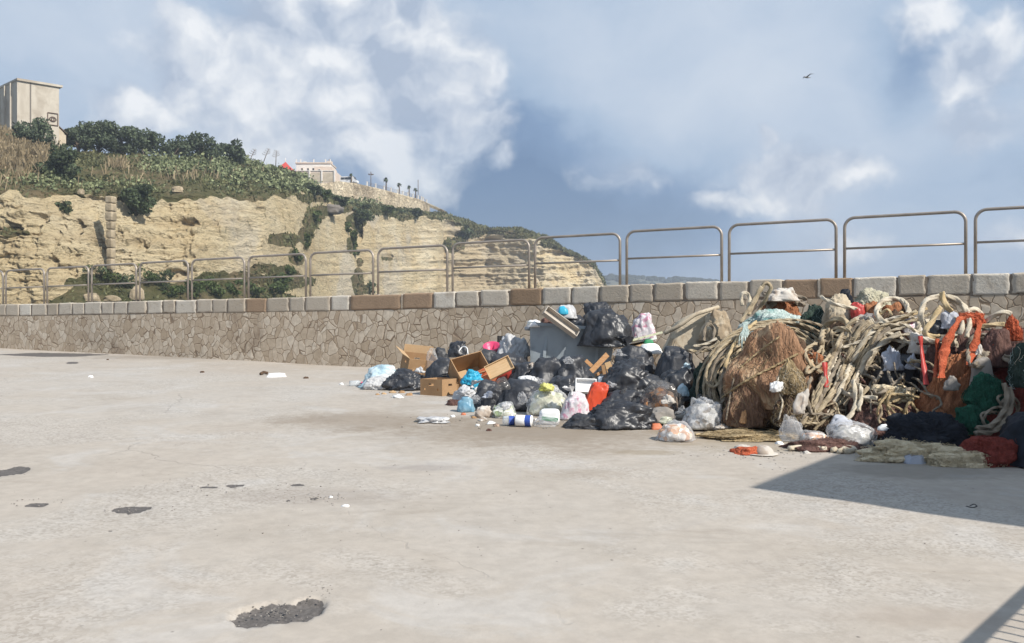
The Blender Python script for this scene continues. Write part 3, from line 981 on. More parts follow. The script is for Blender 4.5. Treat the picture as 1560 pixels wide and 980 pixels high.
def build_cliff():
    A = np.array(COLS, float)
    ue = np.concatenate([np.arange(-420, -20, 8.0), np.arange(-20, 935, 1.5)])
    ue = ue[ue <= 930]
    g = {k: np.interp(ue, A[:, 0], A[:, i]) for i, k in enumerate(['u', 'fd', 'fp', 'rd', 'rp', 'md', 'mp', 'cd', 'cp']) if i}
    def zz(d, p): return EYE - (p - HY) / F * d
    rows = []   # (kind, depth, z) per column
    # talus
    taz = zz(g['fd'], g['fp'])
    for f in np.linspace(0, 1, 16):
        rows.append((0, g['fd'] - 20 * (1 - f) ** 1.0, -3.5 + (taz + 3.5) * f ** 1.3))
    for f in np.linspace(0, 1, 150)[1:]:
        rows.append((1, g['fd'] + (g['rd'] - g['fd']) * (f ** 1.5), taz + (zz(g['rd'], g['rp']) - taz) * f))
    for f in np.linspace(0, 1, 22)[1:]:
        rows.append((2, g['rd'] + (g['md'] - g['rd']) * f, zz(g['rd'], g['rp']) * (1 - f) + zz(g['md'], g['mp']) * f))
    for f in np.linspace(0, 1, 22)[1:]:
        rows.append((3, g['md'] + (g['cd'] - g['md']) * f, zz(g['md'], g['mp']) * (1 - f) + zz(g['cd'], g['cp']) * f))
    for f in np.linspace(0, 1, 8)[1:]:
        rows.append((4, g['cd'] + 70 * f, zz(g['cd'], g['cp']) * 1.0 + 0 * f))
    rows.append((4, g['cd'] + 74, g['cd'] * 0 - 4))
    kind = np.array([r[0] for r in rows])
    D = np.stack([r[1] for r in rows])
    Z = np.stack([r[2] for r in rows])
    U = np.broadcast_to(ue, D.shape)
    X = (U - 780) / F * D
    P = np.stack([X.ravel(), D.ravel(), Z.ravel()], 1)
    py = HY - (P[:, 2] - EYE) / P[:, 1] * F
    px = U.ravel()
    K = np.repeat(kind, len(ue))
    face = np.where(K == 1, 1.0, 0.0)
    # taper the roughness at the foot and the rim a little
    fr = np.zeros_like(D)
    i1 = np.where(kind == 1)[0]
    for j, i in enumerate(i1): fr[i] = math.sin(math.pi * min(1, (j + 3) / (len(i1) + 1))) ** .35
    for i in np.where(kind == 2)[0]: fr[i] = .35
    for i in np.where(kind == 3)[0]: fr[i] = .2
    for i in np.where(kind == 0)[0]: fr[i] = .3
    fr = fr.ravel()
    sc = P[:, 1] / 130.0
    Q = P / sc[:, None]
    strata = np.sin(Q[:, 2] * 2.6 + 2.5 * fbm(Q * .10, 2)) * .30 + perlin(np.stack([Q[:, 0] * .10, Q[:, 1] * .10, Q[:, 2] * 1.5], 1)) * 1.1 + perlin(np.stack([Q[:, 0] * .22, Q[:, 1] * .2, Q[:, 2] * 3.1], 1)) * .7
    lump = fbm(Q * .085, 3) * 3.6 + (np.abs(perlin(Q * .32 + 3)) + .5 * np.abs(perlin(Q * .75 + 7))) * 1.7 + fbm(Q * 1.3 + 9, 3) * .55 + np.abs(perlin(Q * 2.7 + 21)) * .35
    quiet = np.exp(-(((px - 310) / 55) ** 2 + ((py - 385) / 34) ** 2)) + np.exp(-(((px - 770) / 34) ** 2 + ((py - 395) / 45) ** 2))
    # beds that break back in ledges, and blocks that have split away
    lz = Q[:, 2] * .62 + .9 * fbm(Q * .12 + 5, 2)
    saw = lz - np.floor(lz)
    ledge = np.where(saw < .82, saw / .82, (1 - saw) / .18) * (.35 + .9 * np.clip(.5 + 1.2 * perlin(Q * .07 + 41), 0, 1))
    bx_ = np.floor(Q[:, 0] * .33 + .35 * np.floor(Q[:, 2] * .62) + .5 * perlin(Q * .3 + 2))
    bz_ = np.floor(Q[:, 2] * .62 + .35 * perlin(Q * .35 + 8))
    hsh = np.sin(bx_ * 127.1 + bz_ * 311.7) * 43758.5453
    blocks = (hsh - np.floor(hsh)) * .95
    strata = strata + ledge * .6 + blocks * np.clip(.55 + 1.3 * perlin(Q * .06 + 77), 0, 1)
    disp = (lump + strata * .8) * fr * sc * (1 - .7 * np.clip(quiet, 0, 1))
    cave = np.zeros(len(P))
    for cx, cy, a, b, h in CAVES:
        r = np.hypot((px - cx) / a, (py - cy) / b)
        cave += h * np.clip(1 - r * r, 0, 1) ** .8 * (.7 + .5 * perlin(Q * .9 + cx))
    dy = disp * .8 + cave * face * np.clip(sc, .8, 2)
    P[:, 1] += dy
    P[:, 0] += (px - 780) / F * dy * .0
    P[:, 2] += np.where((K == 2) | (K == 3) | (K == 0), fbm(Q * .22 + 31, 3) * .55 * sc, 0) + np.where(K == 1, fbm(Q * .5 + 13, 2) * .4, 0)
    # plants' ground: above the rim, on the talus, and hanging patches
    veg = np.where(K >= 2, 1.0, 0.0)
    veg[K == 0] = .8
    j = np.zeros_like(D)
    for q, i in enumerate(i1): j[i] = q / len(i1)
    rimn = fbm(np.stack([px * .03, px * 0, px * 0], 1), 3) * .05 + fbm(Q * .35, 2) * .04
    veg = np.maximum(veg, sst(j.ravel() + rimn, .93, .99) * (K == 1))
    for cx, cy, a, b in VEGS:
        r = np.hypot((px - cx) / a, (py - cy) / b) + .35 * fbm(Q * .4 + cx, 3)
        veg = np.maximum(veg, sst(-r, -1.15, -.75))
    bare = np.exp(-(((px - 320) / 80) ** 2 + ((py - 270) / 9) ** 2)) * .0
    nr, nc = D.shape
    idx = np.arange(nr * nc).reshape(nr, nc)
    Fc = np.stack([idx[:-1, :-1], idx[:-1, 1:], idx[1:, 1:], idx[1:, :-1]], -1).reshape(-1, 4)
    o = add_mesh('cliff_terrain', P, Fc, None)
    a_ = o.data.attributes.new('veg', 'FLOAT', 'POINT')
    a_.data.foreach_set('value', veg.astype(np.float32))
    shade = np.where(px > 668, sst(px, 668, 690) * sst(-px, -812, -795), 0) * (py > 340)  # half-shade of the headland hollow, put into the rock colour
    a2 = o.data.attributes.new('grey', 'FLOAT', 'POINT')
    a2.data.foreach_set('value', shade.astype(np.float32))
    tag(o, kind='structure')
    m, t = new_mat('yellow_limestone_cliff')
    co = t.n('TexCoord').outputs['Object']
    lay = t.noise(t.mapping(co, (.05, .05, .55), rot=(.03, .02, 0)), 1.0, 6, .65, .5)
    pat = t.noise(co, .055, 5, .6, .5)
    fin = t.noise(t.mapping(co, (1, 1, 2.2)), .55, 6, .68, .3)
    rock = t.ramp(pat, [(.3, (.64, .50, .285)), (.5, (.71, .585, .37)), (.7, (.77, .67, .48))])
    rock = t.mix(t.smooth(lay, .48, .60, 0, .38), rock, (.44, .325, .18))
    rock = t.mix(t.smooth(t.noise(t.mapping(co, (.3, .3, 1)), .35, 6, .65, .7), .56, .68, 0, .5), rock, (.30, .225, .14))
    rock = t.mix(t.smooth(fin, .3, .5, .4, 0), rock, (.30, .215, .115))
    mic = t.noise(t.mapping(co, (1, 1, 2.6)), 2.2, 6, .72, .4)
    rock = t.mix(t.smooth(mic, .50, .66, 0, .5), rock, (.34, .25, .14))
    rock = t.mix(t.smooth(mic, .26, .40, .4, 0), rock, (.70, .62, .45))
    rock = t.mix(t.smooth(t.noise(t.mapping(co, (1, 1, 1.4), loc=(5, 60, 9)), .30, 7, .72, .8), .57, .66, 0, .75), rock, (.17, .135, .075))
    rock = t.mix(t.smooth(t.noise(t.mapping(co, loc=(31, 7, 3)), .045, 4, .6, .4), .52, .66, 0, .5), rock, (.58, .53, .45))
    shade_fac = t.n('Attribute', attribute_name='grey').outputs['Fac']
    rock = t.mix(t.math('MULTIPLY', shade_fac, .4), rock, (.36, .30, .225))  # painted shade: tints the hollow's rock darker tan
    gr = t.ramp(t.noise(co, .09, 5, .65, .5), [(.30, (.085, .088, .035)), (.44, (.135, .125, .058)), (.54, (.195, .155, .085)), (.74, (.26, .195, .115))])
    gr = t.mix(t.smooth(t.noise(co, .9, 5, .65), .35, .6, .5, 0), gr, (.05, .06, .02))
    vg = t.n('Attribute', attribute_name='veg').outputs['Fac']
    vm = t.math('ADD', vg, t.math('MULTIPLY', t.math('SUBTRACT', t.noise(co, .55, 6, .7, .3), .5), .9))
    col = t.mix(t.smooth(vm, .46, .62), rock, gr)
    h = t.math('ADD', t.math('MULTIPLY', fin, 1.1), t.math('MULTIPLY', lay, .8))
    h = t.math('ADD', h, t.math('MULTIPLY', mic, .45))
    h = t.math('ADD', h, t.math('MULTIPLY', t.noise(t.mapping(co, (1, 1, 1.8)), 6.5, 4, .7, .3), .16))
    cell = t.n('TexVoronoi', {'Vector': t.mapping(co, (.5, .5, 1.3)), 'Scale': 1.1}, feature='DISTANCE_TO_EDGE').outputs['Distance']
    h = t.math('ADD', h, t.math('MULTIPLY', t.smooth(cell, 0, .3), .06))
    nor = t.n('Bump', {'Strength': 1.0, 'Distance': 1.1, 'Height': h}).outputs[0]
    p = t.n('BsdfPrincipled', {'Base Color': col, 'Roughness': .95, 'Specular IOR Level': .1, 'Normal': nor})
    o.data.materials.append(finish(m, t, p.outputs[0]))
    return P, Fc, veg, px, py, K


CP, CF, CVEG, CPX, CPY, CK = build_cliff()
CLIFF = BVHTree.FromPolygons([tuple(p) for p in CP], CF.tolist())
EYEV = Vector((0, 0, EYE))


def on_cliff(px, py):
    hit = CLIFF.ray_cast(EYEV, pdir(px, py))
    return hit[0]


def build_far_shore():
    # a low wooded coast more than a kilometre away
    D0 = 1000.0
    us = np.arange(800, 1180, 2.0)
    top = np.interp(us, [800, 900, 940, 985, 1010, 1050, 1085, 1120, 1180], [428, 420, 418.5, 420.5, 424, 422.5, 427, 440, 470])
    rows = []
    for f in np.linspace(0, 1, 24):
        d = D0 + 300 * f
        z = -4 + (EYE + (HY - top - 4) / F * D0 * 1.3 + 4) * math.sin(f * math.pi / 2) ** 1.2
        rows.append(np.stack([(us - 780) / F * d, np.full_like(us, d), z], 1))
    rows.append(np.stack([(us - 780) / F * (D0 + 600), np.full_like(us, D0 + 600), us * 0 - 4], 1))
    V = np.concatenate(rows)
    V[:, 2] += fbm(V * .02, 3) * 2
    n = len(us)
    idx = np.arange(len(V)).reshape(-1, n)
    Fc = np.stack([idx[:-1, :-1], idx[:-1, 1:], idx[1:, 1:], idx[1:, :-1]], -1).reshape(-1, 4)
    m, t = new_mat('far_fields')
    co = t.n('TexCoord').outputs['Object']
    col = t.ramp(t.noise(t.mapping(co, (1, 1, 3)), .012, 5, .65), [(.35, (.085, .098, .082)), (.55, (.14, .145, .11)), (.75, (.22, .20, .155))])
    p = t.n('BsdfPrincipled', {'Base Color': col, 'Roughness': 1, 'Specular IOR Level': 0})
    tag(add_mesh('far_hills', V, Fc, finish(m, t, p.outputs[0])), kind='structure')
    # tree cover on it
    rn = np.random.RandomState(3)
    I, IF = ico(2)
    vs, fs, N = [], [], 0
    sel = rn.randint(n * 5, n * 24, 700)
    for i in sel:
        s = rn.uniform(2, 5.5)
        q = I * np.array([s * 1.2, s, s * rn.uniform(.6, 1)]) * (1 + .3 * perlin(I * 2 + i))[:, None] + V[i] + np.array([rn.uniform(-8, 8), 0, s * .2])
        vs.append(q)
        fs.append(IF + N)
        N += len(q)
    tag(add_mesh('far_woods', np.concatenate(vs), np.concatenate(fs), pm('far_trees', (.028, .040, .034), (.045, .058, .045), scale=.05, rough=1, bump=0, spec=0)),
        'dark wooded cover along the distant coast', 'woods', kind='stuff')


build_far_shore()


# ------------------------------------------------------------------ the air between: thin sea haze
def build_haze():
    m = bpy.data.materials.new('sea_haze')
    m.use_nodes = True
    t = NT(m.node_tree)
    v = t.n('VolumePrincipled', {'Color': (.86, .91, 1.0, 1), 'Density': 0.00055, 'Anisotropy': 0.25, 'Density Attribute': '', 'Temperature Attribute': ''})
    out = t.n('OutputMaterial')
    t.link(v.outputs[0], out.inputs['Volume'])
    o = MB().box((0, 760, 43), (6000, 2400, 94)).build('haze', m, smooth=False)
    tag(o, kind='stuff')


build_haze()
# ------------------------------------------------------------------ plants
def leaf_cards(cen, size, rs, aspect=1.8, up=0.0):
    """small pointed leaf faces, one at each centre"""
    n = len(cen)
    a = rs.normal(size=(n, 3))
    a[:, 2] += up
    a /= np.linalg.norm(a, axis=1)[:, None]
    b = np.cross(a, rs.normal(size=(n, 3)))
    b /= np.linalg.norm(b, axis=1)[:, None]
    s = size * rs.uniform(.6, 1.4, (n, 1))
    V = np.stack([cen - a * s * .5 * aspect, cen + b * s * .5, cen + a * s * .5 * aspect, cen - b * s * .5], 1).reshape(-1, 3)
    return V, np.arange(4 * n).reshape(n, 4)


def crown_points(lobes, n, rs):
    """points spread through several lumpy lobes (cx,cy,cz,rx,ry,rz), denser to the outside"""
    L = np.array(lobes)
    w = (L[:, 3] * L[:, 4] * L[:, 5]) ** .67
    k = rs.choice(len(L), n, p=w / w.sum())
    u = rs.normal(size=(n, 3))
    u /= np.linalg.norm(u, axis=1)[:, None]
    r = rs.uniform(.25, 1, n) ** .4
    r = r * (1 + .30 * perlin(u * 2.4 + k[:, None] * 7.7))
    return L[k, :3] + u * r[:, None] * L[k, 3:]


def tree(name, label, cat, box, d, mat, seed, n=2200, leaf=.34, trunk=True, group=None, flatb=.12, lob=16, yf=.9):
    x0, y0, x1, y1 = box
    px = (x0 + x1) / 2
    w = (x1 - x0) / F * d
    h = (y1 - y0) / F * d
    base = at(px, y1, d)
    rs = np.random.RandomState(seed)
    root = thing(name, label, cat, base, group=group)
    th = h * (.16 if trunk else .02)
    lobes = []
    for i in range(lob):
        a = rs.uniform(0, 2 * math.pi)
        rr = math.sqrt(rs.uniform(0, 1)) * .36
        z = rs.uniform(th / h + .12, .86)
        env = math.sqrt(max(.05, 1 - ((z - .45) / .55) ** 2))
        s = rs.uniform(.14, .22)
        lobes.append((math.cos(a) * rr * w * env * 1.0, math.sin(a) * rr * w * env * yf, z * h, s * w, s * w * yf, s * min(w, h * 1.1) * .75))
    P = crown_points(lobes, n, rs)
    P[:, 2] = np.clip(P[:, 2], th * flatb, None)
    sx = w / (np.percentile(P[:, 0], 98.5) - np.percentile(P[:, 0], 1.5)) * .97
    P[:, :2] *= sx
    P[:, 2] = th * flatb + (P[:, 2] - P[:, 2].min()) * (h - th * flatb) / (np.percentile(P[:, 2], 99.3) - P[:, 2].min())
    V, Fc = leaf_cards(P, leaf, rs)
    add_mesh('crown', V, Fc, M[mat], parent=root, smooth=False)
    if trunk:
        b = MB()
        tr = .045 * w + .06
        b.tube(catmull([(0, 0, -.4), (.02 * w, 0, th * .5), (-.02 * w, 0, th), (0, 0, h * .6)], .4), np.linspace(tr, tr * .35, len(catmull([(0, 0, -.4), (.02 * w, 0, th * .5), (-.02 * w, 0, th), (0, 0, h * .6)], .4))), 8)
        for i in range(5):
            l = lobes[i]
            c = catmull([(0, 0, th * .8), (l[0] * .5, l[1] * .5, (th + l[2]) * .5), (l[0], l[1], l[2])], .5)
            b.tube(c, np.linspace(tr * .5, tr * .15, len(c)), 6)
        b.build('trunk', M['trunk'], parent=root)
    return root


def hill_d(px, py, dflt=150):
    h = on_cliff(px, py)
    return h.y if h else dflt


PINES = 'pines on the crest of the hill'
tree('pine_tree', 'broad dark pine in front of the concrete tower', 'pine tree', (16, 180, 76, 228), 136, 'pine', 1, 2800, .30)
tree('round_tree', 'large dark round evergreen alone on the slope above the cliff rim', 'tree', (62, 223, 121, 290), 120, 'dark_shrub', 2, 4200, .28, trunk=False, lob=22)
tree('pine_tree', 'low spreading pine touching the annex of the concrete tower', 'pine tree', (96, 195, 142, 231), 150, 'pine', 3, 2200, .32, group=PINES)
tree('pine_tree', 'tallest and widest pine of the row on the crest', 'pine tree', (118, 187, 182, 233), 153, 'pine', 4, 3400, .32, group=PINES)
tree('pine_tree', 'pine filling the sloping end of the dense clump on the crest', 'pine tree', (158, 194, 214, 236), 156, 'pine', 5, 2600, .32, group=PINES)
tree('pine_tree', 'small open pine just past the dense clump, with a pointed top', 'pine tree', (198, 202, 246, 240), 160, 'pine', 6, 2000, .32, group=PINES)
tree('pine_tree', 'pine between the small open one and the rounded one', 'pine tree', (249, 207, 291, 244), 165, 'pine', 7, 2000, .32, group=PINES)
tree('pine_tree', 'rounded pine with clear trunk, second from the outer end of the row', 'pine tree', (281, 206, 330, 246), 168, 'pine', 8, 2200, .33, group=PINES)
tree('pine_tree', 'pine standing apart at the outer end of the row', 'pine tree', (327, 216, 374, 251), 176, 'pine', 9, 2200, .34, group=PINES)

SHR = 'green shrubs on the cliff and its foot'
def shrub(label, box, mat='shrub', seed=0, n=700, leaf=.30):
    x0, y0, x1, y1 = box
    h = on_cliff((x0 + x1) / 2, y1 - 1)
    if h is None: return
    return tree('shrub', label, 'shrub', box, h.y + .3, mat, seed, n, leaf * h.y / 120, trunk=False, group=SHR, lob=9)


shrub('dark green bush hanging from the cliff rim beside the stone pillar', (186, 284, 230, 335), 'dark_shrub', 11, 1800)
shrub('small bush high on the cliff face between the rim and two hollows', (84, 308, 106, 324), 'dark_shrub', 12, 500)
shrub('flat dark green bush on a ledge under the grey rock slab', (520, 319, 562, 342), 'dark_shrub', 13, 1000)
for i, b in enumerate([(440, 376, 458, 398), (426, 404, 450, 428), (405, 418, 440, 446), (458, 358, 472, 378), (468, 322, 488, 338)]):
    shrub('leafy bush in the green cleft of the cliff', b, 'shrub', 20 + i, 420)
for i, b in enumerate([(528, 352, 544, 368), (530, 368, 546, 388), (520, 340, 536, 352)]):
    shrub('dark bush in the narrow gully of the cliff', b, 'shrub', 30 + i, 380)
for i, b in enumerate([(275, 428, 312, 452), (300, 422, 340, 450), (335, 426, 372, 450), (365, 430, 400, 450), (245, 434, 285, 455), (395, 432, 430, 450)]):
    shrub('low bush on the green bank behind the wall', b, 'shrub', 40 + i, 480, .26)
for i, b in enumerate([(120, 404, 158, 432), (150, 408, 188, 434), (176, 418, 205, 440), (205, 402, 240, 436), (232, 412, 262, 442)]):
    shrub('scrubby bush at the yellow cliff foot near the pillar', b, 'dark_shrub' if i % 2 == 0 else 'shrub', 50 + i, 380, .24)
shrub('lone small bush at the base of the tall pale cliff', (552, 428, 572, 446), 'dark_shrub', 60, 400)
shrub('bushy patch at the upper edge of the shaded hollow', (690, 342, 720, 366), 'dark_shrub', 61, 600)
shrub('bush growing over the rim below the retaining wall', (618, 320, 640, 329), 'dark_shrub', 62, 600)
shrub('bush at the foot of the retaining wall near the house', (505, 300, 528, 312), 'dark_shrub', 63, 700)
for i, b in enumerate([(540, 311, 562, 320), (572, 315, 596, 323), (592, 318, 616, 326), (482, 290, 502, 303), (466, 284, 486, 297)]):
    shrub('bush along the green ledge under the retaining wall', b, 'shrub' if i % 2 else 'dark_shrub', 70 + i, 600)


def ground_cover():
    """grass, prickly pears and dry reeds on the hillside: nobody could count them"""
    rs = np.random.RandomState(9)
    tri = CP[CF]
    area = np.linalg.norm(np.cross(tri[:, 1] - tri[:, 0], tri[:, 3] - tri[:, 0]), axis=1)
    fx = CPX[CF].mean(1)
    fy = CPY[CF].mean(1)
    fk = CK[CF].max(1)
    fv = CVEG[CF].mean(1)
    vis = (fx > -60) & (fx < 925) & (fk <= 3)
    def pick(w, n):
        w = w * area * vis / (CP[CF][:, 0, 1] / 130.0) ** 1.2
        k = rs.choice(len(CF), n, p=w / w.sum())
        a, b = rs.uniform(0, 1, (2, n, 1))
        return tri[k, 0] + (tri[k, 1] - tri[k, 0]) * a + (tri[k, 3] - tri[k, 0]) * b, k
    # grass
    p, k = pick(np.where(fv > .5, 1.0, 0) * np.clip(.4 + fbm(tri.mean(1) * .08, 3), .05, 1), 26000)
    s = (p[:, 1:2] / 130.0)
    V, Fc = leaf_cards(p + np.array([0, 0, .12]), .34 * s, rs, 2.4, .8)
    tag(add_mesh('hill_grass', V, Fc, M['grass'], smooth=False), 'rough green grass and herbs over the hillside and ledges', 'grass', kind='stuff')
    # prickly pear thicket
    def band(x, y): return np.exp(-(((x - 310) / 95) ** 2 + ((y - 252) / 13) ** 4)) + np.exp(-(((x - 400) / 62) ** 2 + ((y - 272) / 22) ** 4)) + .9 * np.exp(-(((x - 445) / 30) ** 2 + ((y - 272) / 12) ** 2)) + .35 * np.exp(-(((x - 60) / 70) ** 2 + ((y - 275) / 12) ** 2)) + .3 * np.exp(-(((x - 180) / 90) ** 2 + ((y - 285) / 10) ** 2)) + .25 * np.exp(-(((x - 560) / 70) ** 2 + ((y - 312) / 6) ** 2))
    p, k = pick(np.clip(band(fx, fy) - .12, 0, 1) * (fk >= 2) * np.clip(.25 + 2.0 * fbm(tri.mean(1) * .16, 3), .01, 1), 1400)
    cs, ss = [], []
    for q in p:
        n = rs.randint(6, 12)
        cs.append(q + rs.normal(size=(n, 3)) * np.array([.55, .55, .32]) * (q[1] / 150) + np.array([0, 0, .55]) * (q[1] / 150))
        ss += [q[1] / 150] * n
    c = np.concatenate(cs)
    V, Fc = leaf_cards(c, .42 * np.array(ss)[:, None], rs, 1.25, .5)
    tag(add_mesh('prickly_pear_thicket', V, Fc, M['cactus'], smooth=False), 'yellow-green prickly pear thicket spread along the hillside', 'cactus', kind='stuff')
    # dry reeds near the tower and tufts
    w = 1.2 * np.exp(-(((fx - 10) / 40) ** 2 + ((fy - 232) / 26) ** 2)) + .35 * np.exp(-(((fx - 175) / 14) ** 2 + ((fy - 256) / 5) ** 2)) + .03 * np.exp(-(((fx - 250) / 90) ** 2 + ((fy - 272) / 9) ** 2)) + .4 * np.exp(-(((fx - 55) / 20) ** 2 + ((fy - 245) / 12) ** 2))
    p, k = pick(w * (fk >= 2) * np.clip(.6 + 1.3 * fbm(tri.mean(1) * .3, 2), .02, 1), 7000)
    n = len(p)
    h = rs.uniform(.7, 1.9, n)
    t = rs.normal(size=(n, 3)) * .28
    t[:, 2] = 1
    wd = np.stack([rs.normal(size=n), rs.normal(size=n), np.zeros(n)], 1)
    wd = wd / np.linalg.norm(wd, axis=1)[:, None] * .05
    V = np.stack([p - wd, p + wd, p + t * h[:, None] + wd * 1.5, p + t * h[:, None] - wd * 1.5], 1).reshape(-1, 3)
    tag(add_mesh('dry_reeds', V, np.arange(4 * n).reshape(n, 4), M['dry'], smooth=False), 'dry straw coloured reeds on the slope below the tower', 'reeds', kind='stuff')


ground_cover()

# loose rocks behind the wall and on the slope
def rock(label, box, mat='pillar', seed=0):
    x0, y0, x1, y1 = box
    h = on_cliff((x0 + x1) / 2, y1 - 1)
    if h is None: return
    blob('boulder', label, 'boulder', box, h.y - .3, M[mat], seed, crease=.28, lump=.35, boxy=.75, fine=0, slump=0, level=4)


rock('pale upright boulder showing above the wall', (199, 434, 219, 458), seed=3)
rock('small white rock on the green bank', (291, 428, 301, 441), seed=4)
rock('yellow boulder low in the railing by the far wall', (128, 446, 152, 460), seed=5)
rock('flat pale rock beside the upright boulder', (158, 450, 184, 460), seed=6)
rock('pale tilted rock at the cliff rim by the round tree', (118, 288, 128, 297), seed=7)
rock('pale flat rock on the hillside below the pines', (262, 284, 280, 294), seed=8)
rock('weathered grey slab jutting over the gully', (482, 311, 524, 326), 'concrete_dk', seed=9)


# ------------------------------------------------------------------ the square stone pillar against the cliff
def pillar():
    d = min(hill_d(170, 330), hill_d(165, 380)) - .8
    b = at(169, 412, d)
    w = 12.5 / F * d
    r = thing('stone_pillar', 'square pillar of pale stone blocks standing against the cliff', 'pillar', (b.x, b.y, b.z), (0, 0, math.radians(-14)))
    H = (412 - 299) / F * d
    hs = [0, .16, .30, .43, .55, .66, .79, .90, 1.0]
    for i in range(len(hs) - 1):
        k = 1.0 if i > 4 else .82
        z0, z1 = hs[i] * H, hs[i + 1] * H
        V, Fc = blob_geo(100 + i, level=4, lump=.06, crease=.07, fine=0, boxy=.32, flat=2, slump=0, yf=1)
        add_mesh('block', V * np.array([w * k, w * k, z1 - z0 - .03]) + np.array([0, 0, z0]), Fc, M['pillar'], parent=r)


pillar()


# ------------------------------------------------------------------ concrete tower on the hill
def tower():
    c0, c1, c2 = at(26, 225, 141.0), at(90, 225, 145.0), at(-22, 225, 150.0)
    z0 = at(60, 232, 142).z
    z1 = at(26, 123, 141).z
    root = thing('concrete_tower', 'tall windowless pale concrete tower with a flat overhanging roof', 'tower', (c0.x, c0.y, z0))
    H = z1 - z0
    e1 = Vector((c1.x - c0.x, c1.y - c0.y, 0))
    e2 = Vector((c2.x - c0.x, c2.y - c0.y, 0))
    def prism(poly, a, b):
        n = len(poly)
        V = [(p.x, p.y, a) for p in poly] + [(p.x, p.y, b) for p in poly]
        return V, [tuple(range(n)), tuple(range(2 * n - 1, n - 1, -1))] + [(i, i + n, (i + 1) % n + n, (i + 1) % n) for i in range(n)]
    o = Vector((0, 0, 0))
    add_mesh('wall', *prism([o, e1, e1 + e2, e2], 0, H), M['concrete'], parent=root, smooth=False)
    u1, u2 = e1.normalized(), e2.normalized()
    g = .35
    add_mesh('roof', *prism([o - u1 * g * .3 - u2 * .3, e1 + u1 * 1.3 * g - u2 * .3, e1 + e2 + u1 * 1.3 * g + u2 * g, e2 - u1 * g * .3 + u2 * g], H + .01, H + .38), M['concrete'], parent=root, smooth=False)
    # deep vertical joint on the lit side
    j = e1 * .295
    add_mesh('joint', *prism([j - u2 * .03, j + u1 * .22 - u2 * .03, j + u1 * .22 + u2 * .3, j + u2 * .3], 0, H - .02), M['concrete_dk'], parent=root, smooth=False)
    # ribs on the shaded side
    for k in (.16, .34, .52, .70, .88):
        q = e2 * k
        add_mesh('rib', *prism([q - u1 * .28, q + u2 * .5 - u1 * .28, q + u2 * .5 + u1 * .1, q + u1 * .1], H * .28, H - .01), M['concrete'], parent=root, smooth=False)
    # framed eye-shaped emblem low on the lit face
    n2 = -u2
    def on_face(px, py):
        dvec = pdir(px, py)
        # plane through c0 with normal perpendicular to e1
        nn = Vector((-u1.y, u1.x, 0))
        t_ = (c0 - EYEV).dot(nn) / dvec.dot(nn)
        return EYEV + dvec * t_ - Vector((c0.x, c0.y, z0))
    q0, q1 = on_face(72.5, 190), on_face(88, 174)
    nn = Vector((u1.y, -u1.x, 0))
    out = nn * .06
    fx = [q0, Vector((q1.x, q1.y, q0.z)), q1, Vector((q0.x, q0.y, q1.z))]
    em = MB()
    for a, b in zip(fx, fx[1:] + fx[:1]):
        em.tube([a + out, (a + b) / 2 + out, b + out], .10, 4)
    em = em.build('emblem_frame', M['brown_metal'], parent=root, smooth=False)
    ey = MB()
    cx = (q0 + q1) / 2
    hw, hh = (fx[1] - fx[0]).length * .36, (fx[2] - fx[1]).length * .20
    for sg in (1, -1):
        pts = [cx + out * 1.2 + u1 * (hw * x) + Vector((0, 0, 1)) * (sg * hh * (1 - x * x)) for x in np.linspace(-1, 1, 9)]
        ey.tube(pts, .075, 4)
    pts = [cx + out * 1.2 + u1 * (hh * .55 * math.cos(a)) + Vector((0, 0, 1)) * (hh * .75 * math.sin(a)) for a in np.linspace(0, 2 * math.pi, 10)]
    ey.tube(pts, .09, 4)
    ey.build('eye_emblem', M['brown_metal'], parent=em, smooth=False)
    # lower annex with a sloping roof on the far side
    a0, a1 = e1 + u1 * .02 + e2 * .15, e1 + u1 * (17 / F * 145) + e2 * .15
    b0, b1 = a0 + e2 * .5, a1 + e2 * .5
    zt0, zt1 = at(91, 186, 146).z - z0, at(106, 203, 146).z - z0
    V = [(p.x, p.y, -1) for p in (a0, a1, b1, b0)] + [(a0.x, a0.y, zt0), (a1.x, a1.y, zt1), (b1.x, b1.y, zt1), (b0.x, b0.y, zt0)]
    Fq = [(3, 2, 1, 0), (4, 5, 6, 7), (0, 1, 5, 4), (1, 2, 6, 5), (2, 3, 7, 6), (3, 0, 4, 7)]
    add_mesh('annex', V, Fq, M['stone_pale'], parent=root, smooth=False)
    dz = Vector((0, 0, .16))
    V = [Vector(V[4]) - u2 * .2, Vector(V[5]) - u2 * .2 + u1 * .3, Vector(V[6]) + u1 * .3, Vector(V[7])]
    V = [tuple(v + Vector((0, 0, .01))) for v in V] + [tuple(v + dz) for v in V]
    add_mesh('annex_roof', V, Fq, M['brown_metal'], parent=root, smooth=False)


tower()


